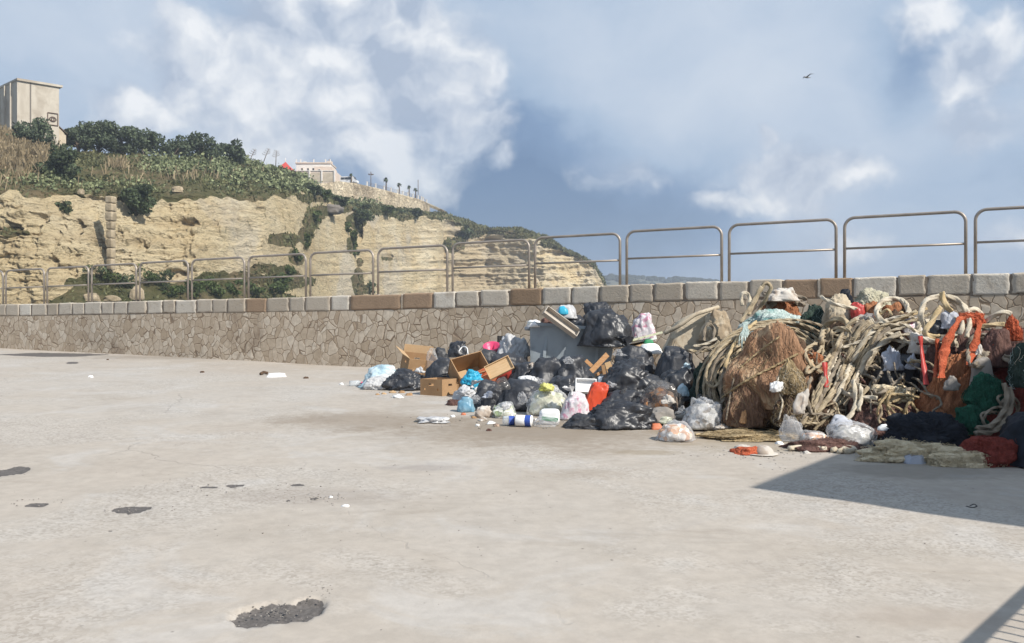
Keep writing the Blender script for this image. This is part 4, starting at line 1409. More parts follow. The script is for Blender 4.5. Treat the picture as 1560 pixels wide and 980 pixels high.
# ------------------------------------------------------------------ promenade on its retaining wall, house, tent, minibus, palms
TOPL = [(476, 281, 262), (496, 279, 268), (515, 276, 274), (545, 280, 284), (580, 288, 297), (610, 296, 309), (640, 304, 321), (648, 308, 325), (655, 316, 333)]
def promenade():
    us = np.linspace(476, 655, 70)
    A = np.array(TOPL, float)
    ty = np.interp(us, A[:, 0], A[:, 1])
    dd = np.interp(us, A[:, 0], A[:, 2])
    by = np.interp(us, [476, 495, 530, 580, 620, 648, 655], [300, 303, 312, 321, 327, 331, 335])
    rows = []
    for f in np.linspace(0, 1, 16):
        rows.append(np.array([at(u, b + (t_ - b) * f, d - 1.2 * (1 - f)) for u, t_, b, d in zip(us, ty, by, dd)]))
    top = rows[-1]
    back = top + np.array([6, 26, 0])
    V = np.concatenate(rows + [back])
    base = at(560, 300, 288)
    n = len(us)
    idx = np.arange(len(V)).reshape(-1, n)
    Fc = np.stack([idx[:-1, :-1], idx[:-1, 1:], idx[1:, 1:], idx[1:, :-1]], -1).reshape(-1, 4)
    o3 = fbm(V * .5, 3)
    V = V + np.stack([o3 * 0, o3 * .5, o3 * .1], 1)
    root = thing('retaining_wall', 'rough yellow stone retaining wall below the promenade', 'wall', base)
    m = pm('retaining_stone', (.55, .45, .30), (.66, .56, .40), scale=.25, rough=.95, bump=1, bscale=1.0, bdist=.5, c3=(.33, .26, .17), s3=.12, ridge=.8, rscale=.9)
    add_mesh('wall', V - np.array(base), Fc, m, parent=root)
    return top, us


PTOP, PUS = promenade()
POSTL = 'small white balustrade post standing on the promenade edge'
_p0 = None
_pp = []
for i, u in enumerate([558, 572, 584, 595, 605, 614, 622, 630, 636, 641, 645, 649]):
    k = int(np.argmin(abs(PUS - u)))
    p = PTOP[k] + np.array([0, .6, -.1])
    if _p0 is None:
        _p0 = tag(MB().box((0, 0, .75), (.42, .42, 1.5)).box((0, 0, 1.56), (.58, .58, .14)).build('balustrade_post', M['plaster_w'], loc=p, smooth=False), POSTL, 'post', 'white posts along the promenade edge')
    else:
        c = _p0.copy()
        C.collection.objects.link(c)
        c.location = p
    _pp.append(p)
r_ = thing('balustrade_rail', 'thin dark railing running between the white promenade posts', 'railing', _pp[0])
for z in (.45, .9, 1.3):
    MB().tube([np.array(p) - _pp[0] + np.array([0, 0, z]) for p in _pp], .05, 4).build('bar', M['brown_metal'], parent=r_)


def house():
    d = 288
    base = at(482, 282, d)
    s = d / F
    r = thing('pink_house', 'flat-roofed pink and white house at the end of the promenade', 'house', base)
    def bx(name, px0, px1, py0, py1, y0, y1, mat, par=r):
        return MB().box(((px0 + px1) / 2 * s - 482 * s, (y0 + y1) / 2, (282 - (py0 + py1) / 2) * s), ((px1 - px0) * s, y1 - y0, (py1 - py0) * s)).build(name, M[mat], parent=par, smooth=False)
    bx('wall', 451, 503, 249.5, 290, 0, 9, 'plaster_w')
    bx('wing', 480, 507, 255, 290, -1.2, 7, 'plaster')
    bx('terrace', 456, 515, 264, 292, -4.0, 6, 'plaster')
    bx('cornice', 450, 504, 247.7, 249.4, -.3, 9.3, 'plaster')
    for px in (451.5, 458, 478, 496, 503): bx('parapet_post', px - .7, px + .7, 243, 247.6, -.2, .2, 'plaster_w')
    t_ = bx('roof_turret', 497, 504, 244.5, 247.6, 1, 3, 'plaster')
    bx('chimney', 499.5, 501.5, 241.5, 244.4, 1.5, 2.2, 'brown_metal', t_)
    bx('roof_tank', 459.5, 464, 244.5, 247.6, 2, 4, 'plaster_w')
    for a, b in ((459, 462), (468, 471), (476, 479)):
        f = bx('window', a, b, 256, 262.5, -.10, .05, 'plaster')
        bx('pane', a + .5, b - .5, 256.6, 262, -.16, -.11, 'glass_dk', f)
    f = bx('window', 486, 490, 259, 263.8, -1.36, -1.15, 'plaster_w')
    bx('pane', 486.5, 489.5, 259.5, 263.4, -1.42, -1.37, 'glass_dk', f)
    for px in (457, 476, 494.5, 513.5): bx('pier', px - 1, px + 1, 263, 282, -4.35, -3.98, 'plaster_w')
    bx('terrace_rail', 457, 514, 263.2, 264.2, -4.2, -3.9, 'plaster_w')
    for a, b in ((478.5, 492.5), (496.5, 511.5)): bx('painted_shade_panel', a, b, 267, 280, -4.08, -3.95, 'stone_pale')  # flat panels, the openings' shade put into their colour


house()


def red_tent():
    d = 282
    s = d / F
    b = at(435, 266, d)
    r = thing('red_tent', 'red pyramid canopy tent beside the pink house', 'tent', b)
    w, h = 15.5 * s, (266 - 246.5) * s
    V, Fc = [], []
    n = 8
    for i in range(n + 1):
        f = i / n
        k = (1 - f) ** 1.15 + .0
        for a in range(16):
            th = a * 2 * math.pi / 16
            c, q = math.cos(th), math.sin(th)
            m_ = max(abs(c), abs(q)) ** .8
            V.append((w * k * c / m_, w * k * q / m_, h * (.22 + .78 * f)))
    Fc = [(i * 16 + a, i * 16 + (a + 1) % 16, (i + 1) * 16 + (a + 1) % 16, (i + 1) * 16 + a) for i in range(n) for a in range(16)]
    add_mesh('canopy', V, Fc, M['red_canopy'], parent=r, smooth=False)
    for sx in (-1, 1):
        for sy in (-1, 1):
            MB().tube([(sx * w * .8, sy * w * .8, -2.5), (sx * w * .8, sy * w * .8, 0), (sx * w * .8, sy * w * .8, h * .3)], .12, 6).build('pole', M['plaster_w'], parent=r)
    MB().tube([(0, 0, h * .9), (0, 0, h), (0, 0, h + 1.2)], .10, 6).build('finial', M['plaster_w'], parent=r)


red_tent()


def minibus():
    d = 286
    p = at(532.5, 281, d)
    r = thing('white_minibus', 'white minibus parked on the promenade beside the house', 'minibus', p, (0, 0, math.radians(-12)))
    L_, Hh, Wd = 5.9, 2.55, 2.0
    prof = [(-L_ / 2, .35), (-L_ / 2, 2.2), (-L_ / 2 + .2, Hh), (L_ / 2 - 1.35, Hh), (L_ / 2 - .75, 1.45), (L_ / 2 - .05, 1.15), (L_ / 2, .4)]
    n = len(prof)
    V = [(x, -Wd / 2, z) for x, z in prof] + [(x, Wd / 2, z) for x, z in prof]
    Fc = [tuple(range(n)), tuple(range(2 * n - 1, n - 1, -1))] + [(i, i + n, (i + 1) % n + n, (i + 1) % n) for i in range(n)]
    add_mesh('body', V, Fc, M['vehicle'], parent=r, smooth=False)
    for a, b in ((-2.7, -1.5), (-1.4, -.2), (-.1, 1.0)):
        MB().box(((a + b) / 2, -Wd / 2 - .01, 1.85), (b - a, .04, .75)).build('window', M['glass_dk'], parent=r, smooth=False)
    MB().add([(L_ / 2 - 1.30, -.9, Hh - .05), (L_ / 2 - .74, -.9, 1.50), (L_ / 2 - .74, .9, 1.50), (L_ / 2 - 1.30, .9, Hh - .05), (L_ / 2 - 1.25, -.9, Hh - .02), (L_ / 2 - .68, -.9, 1.53), (L_ / 2 - .68, .9, 1.53), (L_ / 2 - 1.25, .9, Hh - .02)],
             [(3, 2, 1, 0), (4, 5, 6, 7), (0, 1, 5, 4), (2, 3, 7, 6), (1, 2, 6, 5), (3, 0, 4, 7)]).build('windscreen', M['glass_dk'], parent=r, smooth=False)
    for x in (-1.8, 1.9):
        for y in (-1, 1):
            w = MB().lathe([(.0, -.12), (.36, -.12), (.38, 0), (.36, .12), (0, .12)], 14, (x, y * .92, .37), Matrix.Rotation(math.pi / 2, 3, 'X')).build('wheel', M['rubber'], parent=r)
            MB().lathe([(0, .125), (.2, .125), (.21, .1)], 10, (x, y * .92, .37), Matrix.Rotation(math.pi / 2 * (1 if y < 0 else -1), 3, 'X')).build('rim', M['zinc'], parent=w)
    for y in (-.7, .7): MB().box((L_ / 2 + .0, y, .85), (.06, .35, .2)).build('headlight', M['foam'], parent=r, smooth=False)


minibus()

PALML = ['palm nearest the minibus, rising behind its roof', 'largest bushy palm, midway along the promenade', 'palm second from the largest, towards the headland', 'slim palm near the outer end of the promenade', 'outermost small palm on the promenade']
for i, (px, y0, y1, w) in enumerate([(535, 261, 279, 7), (588, 267.5, 288, 9.5), (608, 276, 294, 9), (623, 279.5, 298, 7.5), (633, 283, 302, 7.5)]):
    d = float(np.interp(px, [a[0] for a in TOPL], [a[2] for a in TOPL])) + 4
    s = d / F
    b = at(px, y1 + 1, d)
    rs = np.random.RandomState(300 + i)
    r = thing('palm_tree', PALML[i], 'palm tree', b, group='palms along the promenade')
    h = (y1 - y0) * s
    MB().tube([(0, 0, -.5), (.1, 0, h * .4), (0, 0, h * .75)], .22, 7).build('trunk', M['trunk'], parent=r)
    fr = MB()
    for k in range(30):
        a = rs.uniform(0, 2 * math.pi)
        el = rs.uniform(-.7, 1.2)
        l = w / 2 * s * rs.uniform(.8, 1.15)
        dr = np.array([math.cos(a) * math.cos(el), math.sin(a) * math.cos(el), math.sin(el)])
        sd = np.array([-math.sin(a), math.cos(a), 0]) * .32
        c0 = np.array([0, 0, h * .74])
        p1, p2 = c0 + dr * l * .55 + np.array([0, 0, .1 * l]), c0 + dr * l + np.array([0, 0, -.35 * l])
        fr.add([c0 - sd * .3, c0 + sd * .3, p1 + sd, p1 - sd, p2], [(0, 1, 2, 3), (3, 2, 4)])
    fr.build('crown', M['palm'], parent=r, smooth=False)

for i, (px, y0, y1, d, lab) in enumerate([(565, 262, 287, 294, 'dark lamp post with a ring of lamps beside the minibus'), (637, 274, 303, 322, 'tall thin dark pole at the outer end of the promenade')]):
    b = at(px, y1, d)
    s = d / F
    h = (y1 - y0) * s
    r = thing('lamp_post', lab, 'lamp post', b)
    MB().tube([(0, 0, 0), (0, 0, h * .5), (0, 0, h)], .13, 6).build('pole', M['brown_metal'], parent=r)
    if i == 0:
        for a in range(5):
            c, q = math.cos(a * 1.257), math.sin(a * 1.257)
            MB().tube([(0, 0, h * .84), (c * .4, q * .4, h * .86), (c * .75, q * .75, h * .84)], .06, 5).lathe([(0, -.15), (.22, -.1), (.26, .1), (0, .3)], 8, (c * .75, q * .75, h * .84)).build('lamp', M['brown_metal'], parent=r)

# dry agave flower stalks on the crest
for i, (px, y1, y0, ln, lab) in enumerate([(377, 251, 227, 12, 'dry agave stalk leaning beside the last pine'), (400, 249, 226, 10, 'bare slanting agave stalk between pines and red tent'), (420, 252, 229, 1, 'upright agave stalk with short side branches near the red tent'), (222, 242, 228, -6, 'short dry stalk leaning in the thicket below the small pine'), (262, 240, 226, 10, 'slanting dry stalk below the pine row')]):
    h0 = on_cliff(px, y1) or at(px, y1, 190)
    b = Vector(h0)
    s = b.y / F
    r = thing('agave_stalk', lab, 'agave stalk', b)
    tip = np.array([ln * s, 0, (y1 - y0) * s])
    MB().tube([(0, 0, -.3), tip * .5, tip], [.10, .08, .05], 5).build('stem', M['trunk'], parent=r)
    if i < 3:
        tw = MB()
        for k in range(7):
            f = .55 + .06 * k
            sd = (1 if k % 2 else -1) * (.9 - .08 * k)
            tw.tube([tip * f, tip * f + np.array([sd * .6, 0, .1]), tip * f + np.array([sd, 0, .35])], .045, 4)
        tw.build('side_branches', M['trunk'], parent=r)

# a gull far out over the sea
g = at(1229, 118, 60)
bd = MB()
I_, IF_ = ico(2)
bd.add(I_ * np.array([.22, .07, .065]), IF_)
bd.add(np.array([(.06, .02, .03), (-.08, .02, .03), (-.10, .30, .14), (-.02, .34, .15), (-.16, .62, .08), (.06, .02, .045), (-.08, .02, .045), (-.10, .30, .155), (-.02, .34, .165), (-.16, .62, .09)]), [(0, 1, 2, 3), (3, 2, 4), (8, 7, 6, 5), (9, 7, 8), (0, 3, 8, 5), (1, 6, 7, 2)])
bd.add(np.array([(.06, -.02, .03), (-.08, -.02, .03), (-.10, -.30, .14), (-.02, -.34, .15), (-.16, -.62, .08), (.06, -.02, .045), (-.08, -.02, .045), (-.10, -.30, .155), (-.02, -.34, .165), (-.16, -.62, .09)]), [(3, 2, 1, 0), (4, 2, 3), (5, 6, 7, 8), (8, 7, 9), (5, 8, 3, 0), (2, 7, 6, 1)])
bd.add(np.array([(-.18, -.03, .0), (-.18, .03, .0), (-.32, .06, .01), (-.32, -.06, .01), (-.18, 0, .03), (-.32, 0, .03)]), [(0, 1, 2, 3), (4, 5, 2, 1), (0, 3, 5, 4)])
tag(bd.build('gull', M['cloth_grey'], loc=g, rot=(0, 0, math.radians(200))), 'tiny grey gull flying high in the cloudy sky', 'bird')
# ------------------------------------------------------------------ the heap of rubbish
def mixed(name, cols, scale=26, alpha=None, rough=.6):
    m, t = new_mat(name)
    co = t.n('TexCoord').outputs['Object']
    v = t.n('VectorMath', {0: co, 1: t.n('VectorMath', {0: t.noise(co, 9, 3, .5, 0, out=1), 'Scale': .12}, operation='SCALE').outputs[0]}, operation='ADD').outputs[0]
    vo = t.n('TexVoronoi', {'Vector': v, 'Scale': scale})
    r = t.n('SeparateColor', {0: vo.outputs['Color']}).outputs[0]
    col = t.ramp(r, [(i / len(cols), c) for i, c in enumerate(cols)], 'CONSTANT')
    nor = t.n('Bump', {'Strength': .35, 'Distance': .03, 'Height': vo.outputs['Distance']}).outputs[0]
    return finish(m, t, t.n('BsdfPrincipled', {'Base Color': col, 'Roughness': rough, 'Normal': nor}).outputs[0])


M['mix_pale'] = mixed('pale_mixed_scraps', [(.6, .58, .54), (.72, .70, .67), (.45, .38, .30), (.66, .62, .58), (.30, .24, .19)])
M['mix_orange'] = mixed('orange_peel_scraps', [(.66, .62, .58), (.62, .34, .18), (.70, .56, .44), (.72, .70, .66), (.50, .30, .20)], 20)
M['mix_brown'] = mixed('brown_scraps', [(.16, .10, .07), (.32, .20, .13), (.10, .07, .06), (.45, .34, .26), (.22, .13, .10), (.55, .25, .10)], 18)
M['mix_white'] = mixed('white_scraps', [(.50, .49, .48), (.36, .35, .34), (.58, .57, .55), (.24, .21, .18), (.44, .43, .40)], 18)
M['mix_green'] = mixed('green_scraps', [(.50, .52, .40), (.14, .22, .09), (.62, .63, .55), (.24, .30, .16), (.66, .66, .6)], 20)
M['mix_yellow'] = mixed('yellowish_scraps', [(.66, .66, .50), (.56, .57, .42), (.72, .72, .62), (.40, .40, .27), (.62, .60, .46)], 18)

BAG = dict(level=5, lump=.30, crease=.14, fine=.035, bf=1.25, fold=.08, slump=.30)


def clear_bag(label, box, d, content, seed, film='film', yf=.85, **k):
    kw = dict(BAG)
    kw.update(k)
    o = blob('clear_plastic_bag', label, 'plastic bag', box, d, M[film], seed, yf=yf, **kw)
    V, Fc = blob_geo(seed + 1, level=4, lump=.25, crease=.3, fine=.0, yf=yf)
    dim = np.array(o.bound_box)
    w, h = dim[:, 0].max() - dim[:, 0].min(), dim[:, 2].max()
    add_mesh('contents', V * np.array([w * .86, w * .86, h * .80]) + np.array([0, 0, .006]), Fc, M[content], parent=o)
    return o


def bag(label, box, d, mat='black', seed=1, name='garbage_bag', cat='garbage bag', group=None, tie=None, yf=.85, lean=0, sup=False, rz=0, **k):
    kw = dict(BAG)
    kw.update(k)
    if name == 'garbage_bag':
        gx = (box[2] - box[0]) * .07
        box = (box[0] - gx, box[1] - 1, box[2] + gx, box[3])
    o = blob(name, label, cat, box, d, M[mat], seed, yf=yf, group=group, lean=lean, sup=sup, rz=rz, **kw)
    if tie:
        # gathered neck of the bag: a crumpled tuft leaving the top
        bb = np.array(o.bound_box)
        w, h = bb[:, 0].max() - bb[:, 0].min(), bb[:, 2].max()
        n = 14
        V, Fc = [], []
        rs = np.random.RandomState(seed)
        for j, (r, z) in enumerate([(.09, -.10), (.035, .0), (.03, .03), (.10, .12), (.14, .20)]):
            for a in range(n):
                th = a * 2 * math.pi / n
                rr = w * r * (1 + (.45 * math.cos(a * math.pi) if j > 2 else .15 * math.cos(a * math.pi)) + rs.uniform(-.12, .12))
                V.append((tie[1] * w + rr * math.cos(th) + tie[2] * w * max(0, z) * 3, -.05 * w + rr * math.sin(th), h * .97 + z * w * .8 + rs.uniform(-.01, .01) * w * j))
        Fc = [(i * n + a, i * n + (a + 1) % n, (i + 1) * n + (a + 1) % n, (i + 1) * n + a) for i in range(4) for a in range(n)]
        add_mesh('tied_neck', V, Fc, M[tie[0]], parent=o)
    return o


# --- dumpster
def dumpster():
    d = 15.3
    b = at(867, 561, d)
    b.z = gz(b.x, b.y)
    zt = at(867, 496, d).z - b.z
    r = thing('dumpster', 'grey-blue open steel dumpster buried in rubbish bags, tilted', 'dumpster', b, (0, math.radians(4.5), math.radians(-6)))
    w, dp, h = 1.50, 1.05, zt
    def ring(f, z, inset=0): return [(-w / 2 * f + inset, -dp / 2 * f + inset, z), (w / 2 * f - inset, -dp / 2 * f + inset, z), (w / 2 * f - inset, dp / 2 * f - inset, z), (-w / 2 * f + inset, dp / 2 * f - inset, z)]
    V = ring(.90, .20) + ring(1.0, h) + ring(1.0, h, .02) + ring(.90, .23, .02)
    Fc = [(3, 2, 1, 0)] + [(i, (i + 1) % 4, 4 + (i + 1) % 4, 4 + i) for i in range(4)] + [(4 + i, 4 + (i + 1) % 4, 8 + (i + 1) % 4, 8 + i) for i in range(4)] + [(8 + i, 8 + (i + 1) % 4, 12 + (i + 1) % 4, 12 + i) for i in range(4)] + [(12, 13, 14, 15)]
    add_mesh('body', V, Fc, M['dumpster'], parent=r, smooth=False)
    lip = MB()
    for (cx, cy, sx, sy) in ((0, -dp / 2 - .012, w + .06, .05), (0, dp / 2 + .012, w + .06, .05), (-w / 2 - .012, 0, .05, dp - .03), (w / 2 + .012, 0, .05, dp - .03)):
        lip.box((cx, cy, h - .02), (sx, sy, .055))
    lip.build('rim', M['dumpster'], parent=r, smooth=False)
    for x in (-.45, .0, .45): MB().box((x, -dp / 2 * .955 - .014, h * .52), (.05, .03, h * .62), rot=(math.radians(-3.6), 0, 0)).build('stiffener', M['dumpster'], parent=r, smooth=False) if x != 0 else None
    for sx in (-1, 1):
        MB().tube([(sx * (w / 2 + .0), 0, h - .12), (sx * (w / 2 + .06), 0, h - .12), (sx * (w / 2 + .13), 0, h - .12)], .035, 10).build('lifting_pin', M['zinc'], parent=r)
        for sy in (-1, 1):
            c = (sx * w * .36, sy * dp * .34, .10)
            k = MB().lathe([(0, -.025), (.09, -.025), (.10, 0), (.09, .025), (0, .025)], 14, c, Matrix.Rotation(math.pi / 2, 3, 'X')).build('caster', M['rubber'], parent=r)
            MB().box((c[0], c[1], .17), (.08, .07, .09)).build('bracket', M['zinc'], parent=k, smooth=False)


dumpster()


# --- cartons
def panel(mb, sx, sy, t, M4, holes=()):
    """flat board centred on its local xy, with rectangular holes"""
    xs = sorted({-sx / 2, sx / 2, *[h[0] - h[2] / 2 for h in holes], *[h[0] + h[2] / 2 for h in holes]})
    ys = sorted({-sy / 2, sy / 2, *[h[1] - h[3] / 2 for h in holes], *[h[1] + h[3] / 2 for h in holes]})
    for x0, x1 in zip(xs, xs[1:]):
        for y0, y1 in zip(ys, ys[1:]):
            cx, cy = (x0 + x1) / 2, (y0 + y1) / 2
            if any(abs(cx - h[0]) < h[2] / 2 and abs(cy - h[1]) < h[3] / 2 for h in holes): continue
            V = [M4 @ Vector((x, y, z)) for x in (x0, x1) for y in (y0, y1) for z in (-t / 2, t / 2)]
            mb.add([tuple(v) for v in V], [(0, 1, 3, 2), (4, 6, 7, 5), (0, 4, 5, 1), (2, 3, 7, 6), (0, 2, 6, 4), (1, 5, 7, 3)])


def carton(label, loc, size, rot, flaps=(), holes=True, prints=None):
    L, Wd, H = size
    r = thing('cardboard_box', label, 'cardboard box', loc, rot)
    t = .012
    R = Matrix.Rotation
    hl = [(0, H * .16, .10, .035), (-L * .30, -H * .12, .035, .035), (L * .30, -H * .12, .035, .035)] if holes else ()
    hs = [(0, H * .14, .10, .035)] if holes else ()
    sides = [(Matrix.Translation((0, -Wd / 2, H / 2)) @ R(math.pi / 2, 4, 'X'), L, H, hl), (Matrix.Translation((0, Wd / 2, H / 2)) @ R(math.pi / 2, 4, 'X'), L, H, hl),
             (Matrix.Translation((-L / 2 + t, 0, H / 2)) @ R(math.pi / 2, 4, 'Z') @ R(math.pi / 2, 4, 'X'), Wd - 2 * t, H, hs), (Matrix.Translation((L / 2 - t, 0, H / 2)) @ R(math.pi / 2, 4, 'Z') @ R(math.pi / 2, 4, 'X'), Wd - 2 * t, H, hs)]
    for M4, a, b, hh in sides:
        mb = MB()
        panel(mb, a, b, t, M4, hh)
        mb.build('side_panel', M['card'], parent=r, smooth=False)
    mb = MB()
    panel(mb, L - 3 * t, Wd - 3 * t, t, Matrix.Translation((0, 0, t)))
    mb.build('bottom_panel', M['card_in'], parent=r, smooth=False)
    for side, ang, ln in flaps:
        mb = MB()
        if side in 'xX':
            sg = 1 if side == 'X' else -1
            M4 = Matrix.Translation((sg * (L / 2 - t), 0, H)) @ R(sg * math.radians(ang), 4, 'Y') @ Matrix.Translation((0, 0, ln / 2)) @ R(math.pi / 2, 4, 'Z') @ R(math.pi / 2, 4, 'X')
            panel(mb, Wd * .97, ln, t * .8, M4)
        else:
            sg = 1 if side == 'Y' else -1
            M4 = Matrix.Translation((0, sg * (Wd / 2), H)) @ R(-sg * math.radians(ang), 4, 'X') @ Matrix.Translation((0, 0, ln / 2)) @ R(math.pi / 2, 4, 'X')
            panel(mb, L * .97, ln, t * .8, M4)
        mb.build('flap', M['card_in'], parent=r, smooth=False)
    if prints:
        mb = MB()
        for cx, cz, sx, sz in prints:
            mb.box((cx, -Wd / 2 - t / 2 - .002, cz), (sx, .002, sz))
        mb.build('printed_marks', M['dark'], parent=r, smooth=False)
    return r


def P3(px, py, d): return tuple(at(px, py, d))


g_ = ground(665, 605)
carton('low open cardboard box with hand holes standing on the pavement', (g_.x + .02, g_.y + .32, gz(g_.x, g_.y + .32)), (.44, .42, .26), (0, 0, math.radians(-33)))
carton('big cardboard box tipped over with its open top towards the camera', P3(713, 578, 14.1), (.56, .40, .40), (math.radians(48), math.radians(-14), math.radians(24)), prints=None, holes=False,
       flaps=())
carton('cardboard box leaning behind the black bag, one flap folded out', P3(637, 569, 15.3), (.56, .44, .32), (math.radians(16), math.radians(6), math.radians(24)), flaps=[('x', 62, .2), ('Y', 4, .14)])
# dark lettering panel on the tipped carton's outer side
_bx = [o for o in C.objects if o.get('label', '').startswith('big cardboard box')][0]
mk = MB()
for i, (x, wd_) in enumerate([(-.17, .05), (-.10, .06), (-.03, .05), (.045, .06), (.12, .05), (.18, .04)]):
    mk.box((x, -.208, .17 + .01 * (i % 2)), (wd_, .003, .13))
mk.build('dark_print', M['dark'], parent=_bx, smooth=False)


def tray(name, label, cat, loc, size, rot, mat, wall=.05, t=.012):
    L, Wd, H = size
    r = thing(name, label, cat, loc, rot)
    MB().box((0, 0, t / 2), (L, Wd, t)).build('bottom', M[mat], parent=r, smooth=False)
    for (c, s) in (((0, -Wd / 2 + t / 2, H / 2 + t), (L, t, H)), ((0, Wd / 2 - t / 2, H / 2 + t), (L, t, H)), ((-L / 2 + t / 2, 0, H / 2 + t), (t, Wd - 2 * t - .002, H)), ((L / 2 - t / 2, 0, H / 2 + t), (t, Wd - 2 * t - .002, H))):
        MB().box(c, s).build('side', M[mat], parent=r, smooth=False)
    return r


G = 'black garbage bags heaped round the dumpster'
# far end, by the wall
bag('pale blue translucent bag at the very end of the heap', (545, 555, 616, 592), None, 'paleblue', 1, name='plastic_bag', cat='plastic bag', yf=.7, crease=.32)
bag('white crumpled bag on the pavement in front of the pale blue one', (551, 572, 602, 594), None, 'white_bag', 2, name='plastic_bag', cat='plastic bag', crease=.34, fine=.09)
bag('shiny black bag between the pale blue bag and the low cardboard box', (588, 562, 652, 595), None, 'black', 3, crease=.34, fine=.09)
bag('dull black bag wedged between the two tilted cardboard boxes', (650, 545, 702, 592), 14.3, 'black2', 4)
bag('thin white bag sticking up between the two tilted cardboard boxes', (648, 530, 670, 562), 15.1, 'film', 5, name='plastic_bag', cat='plastic bag', level=4)
bag('grey crushed bag standing behind the dull black bag', (660, 530, 684, 556), 15.5, 'greyblack', 6, level=4)
bag('black bag with white straps behind the tipped cardboard box', (683, 520, 714, 545), 16.0, 'black', 7, crease=.36)
MB().tube(catmull([P3(699, 536, 15.4), P3(704, 529, 15.5), P3(711, 530, 15.4), P3(713, 540, 15.3)], .05), .012, 6).build('strap', M['foam'])
tag(C.objects['strap'], 'thin white plastic strap looped on a black bag by the wall', 'strap')
bag('grey-black bag between the tipped cardboard box and the pink tub', (722, 532, 764, 572), 15.2, 'greyblack', 8)
bag('white crumpled bag pile leaning against the side of the dumpster', (755, 507, 810, 556), 15.3, 'white_bag', 9, name='plastic_bag', cat='plastic bag', crease=.34, fine=.1, lump=.3, boxy=1.0)
bag('large dull black bag below the white bag at the dumpster', (738, 538, 806, 585), 14.6, 'black2', 10, group=None)
# pink tub
r = thing('plastic_tub', 'bright pink plastic tub by the wall behind the bags', 'tub', P3(750, 539, 15.6), (math.radians(28), math.radians(-10), .2))
MB().lathe([(.0, 0), (.10, 0), (.14, .15), (.155, .155), (.155, .165), (.13, .165), (.095, .02), (0, .02)], 20).build('bowl', M['pink'], parent=r)
MB().tube([(.155 * math.cos(a), .155 * math.sin(a), .16) for a in np.linspace(0, 2 * math.pi, 24)], .012, 6).build('rim', M['pink'], parent=r)
# small dark crate behind
tray('black_crate', 'small black crate standing against the wall behind the pink tub', 'crate', P3(764, 529, 16.0), (.14, .10, .20), (0, 0, .3), 'rubber')
# wooden board, orange carton, red bowl
tray('wooden_tray', 'pale wooden tray board leaning on the orange carton', 'tray', P3(761, 561, 13.3), (.42, .24, .03), (math.radians(62), math.radians(-26), math.radians(4)), 'wood')
carton('orange-red printed carton under the pale wooden tray', P3(750, 583, 13.75), (.40, .24, .24), (math.radians(20), math.radians(-24), .2), holes=False)
for o in [o for o in C.objects if o.get('label', '') == 'orange-red printed carton under the pale wooden tray'][0].children: o.data.materials[0] = M['orange_card']
r = thing('plastic_bucket', 'red plastic bucket lying behind the wooden tray', 'bucket', P3(778, 572, 13.8), (math.radians(70), 0, math.radians(-60)))
MB().lathe([(0, 0), (.11, 0), (.15, .24), (.165, .245), (.165, .255), (.14, .255), (.105, .015), (0, .015)], 20).build('body', M['red'], parent=r)
MB().tube([(.16 * math.cos(a), .16 * math.sin(a) * .4, .25 + .12 * math.sin(a)) for a in np.linspace(0, math.pi, 12)], .006, 5).build('handle', M['zinc'], parent=r)
tray('broken_crate', 'brown splintered crate side between the red bucket and the bags', 'crate', P3(793, 578, 13.9), (.36, .20, .05), (math.radians(60), math.radians(38), 0), 'card')
# cyan and blue things
bag('bright cyan bag crumpled against the tipped cardboard box', (699, 562, 738, 587), 13.2, 'cyan', 12, name='plastic_bag', cat='plastic bag', crease=.4, fine=.1, boxy=1.0, lump=.4, lean=.25)
r = thing('drink_carton_pack', 'blue and white multipack wrapper beside the cyan bag', 'wrapper', P3(733, 592, 12.9), (math.radians(35), math.radians(-35), 0))
V, Fc = blob_geo(13, level=4, lump=.1, crease=.15, fine=.04, boxy=.5, yf=1)
add_mesh('wrapper_body', V * np.array([.25, .14, .16]), Fc, M['cyan'], parent=r)
V, Fc = blob_geo(14, level=3, lump=.1, crease=.1, boxy=.6, yf=1)
add_mesh('white_label', V * np.array([.11, .05, .09]) + np.array([-.05, -.06, .03]), Fc, M['paper'], parent=r)
MB().tube([(.03 + .035 * math.cos(a), -.078, .10 + .035 * math.sin(a)) for a in np.linspace(0, 2 * math.pi, 12)], .008, 5).build('ring_mark', M['paper'], parent=r)
bag('white knotted bag in front of the blue wrapper', (688, 586, 732, 614), 12.5, 'white_bag', 15, name='plastic_bag', cat='plastic bag', crease=.34, tie=('white_bag', .2, .3))
bag('pale blue bag on the pavement below the white knotted bag', (696, 604, 724, 628), None, 'blue', 16, name='plastic_bag', cat='plastic bag', level=4)
bag('brown flattened rag on the pavement beside the pale blue bag', (679, 608, 704, 618), None, 'net_plum', 17, name='rag', cat='rag', level=4)
# main black mass
bag('dull black bag with an open mouth, nearest the pale blue bag', (714, 578, 772, 634), 11.9, 'black2', 18, crease=.34)
bag('broad smooth dull black bag filling the middle of the heap', (752, 577, 836, 636), 11.9, 'black2', 19, lump=.18, crease=.2)
bag('small clear bag of brown scraps lying on the broad black bag', (752, 574, 778, 594), 11.5, 'greyfilm', 20, name='plastic_bag', cat='plastic bag', level=4)
clear_bag('pale green clear bag of vegetable scraps at the foot of the broad black bag', (746, 611, 789, 637), None, 'mix_green', 21)
bag('grey-white torn bag and paper at the low end of the heap', (722, 618, 752, 636), None, 'cloth_white', 22, name='plastic_bag', cat='plastic bag', level=4, crease=.4)
clear_bag('round pale yellow translucent bag at the front of the heap', (801, 586, 868, 634), 11.3, 'mix_yellow', 23)
_y = C.objects['clear_plastic_bag.001'] if 'clear_plastic_bag.001' in C.objects else None
V, Fc = blob_geo(24, level=4, lump=.4, crease=.5, fine=.1, boxy=1.1, yf=.9)
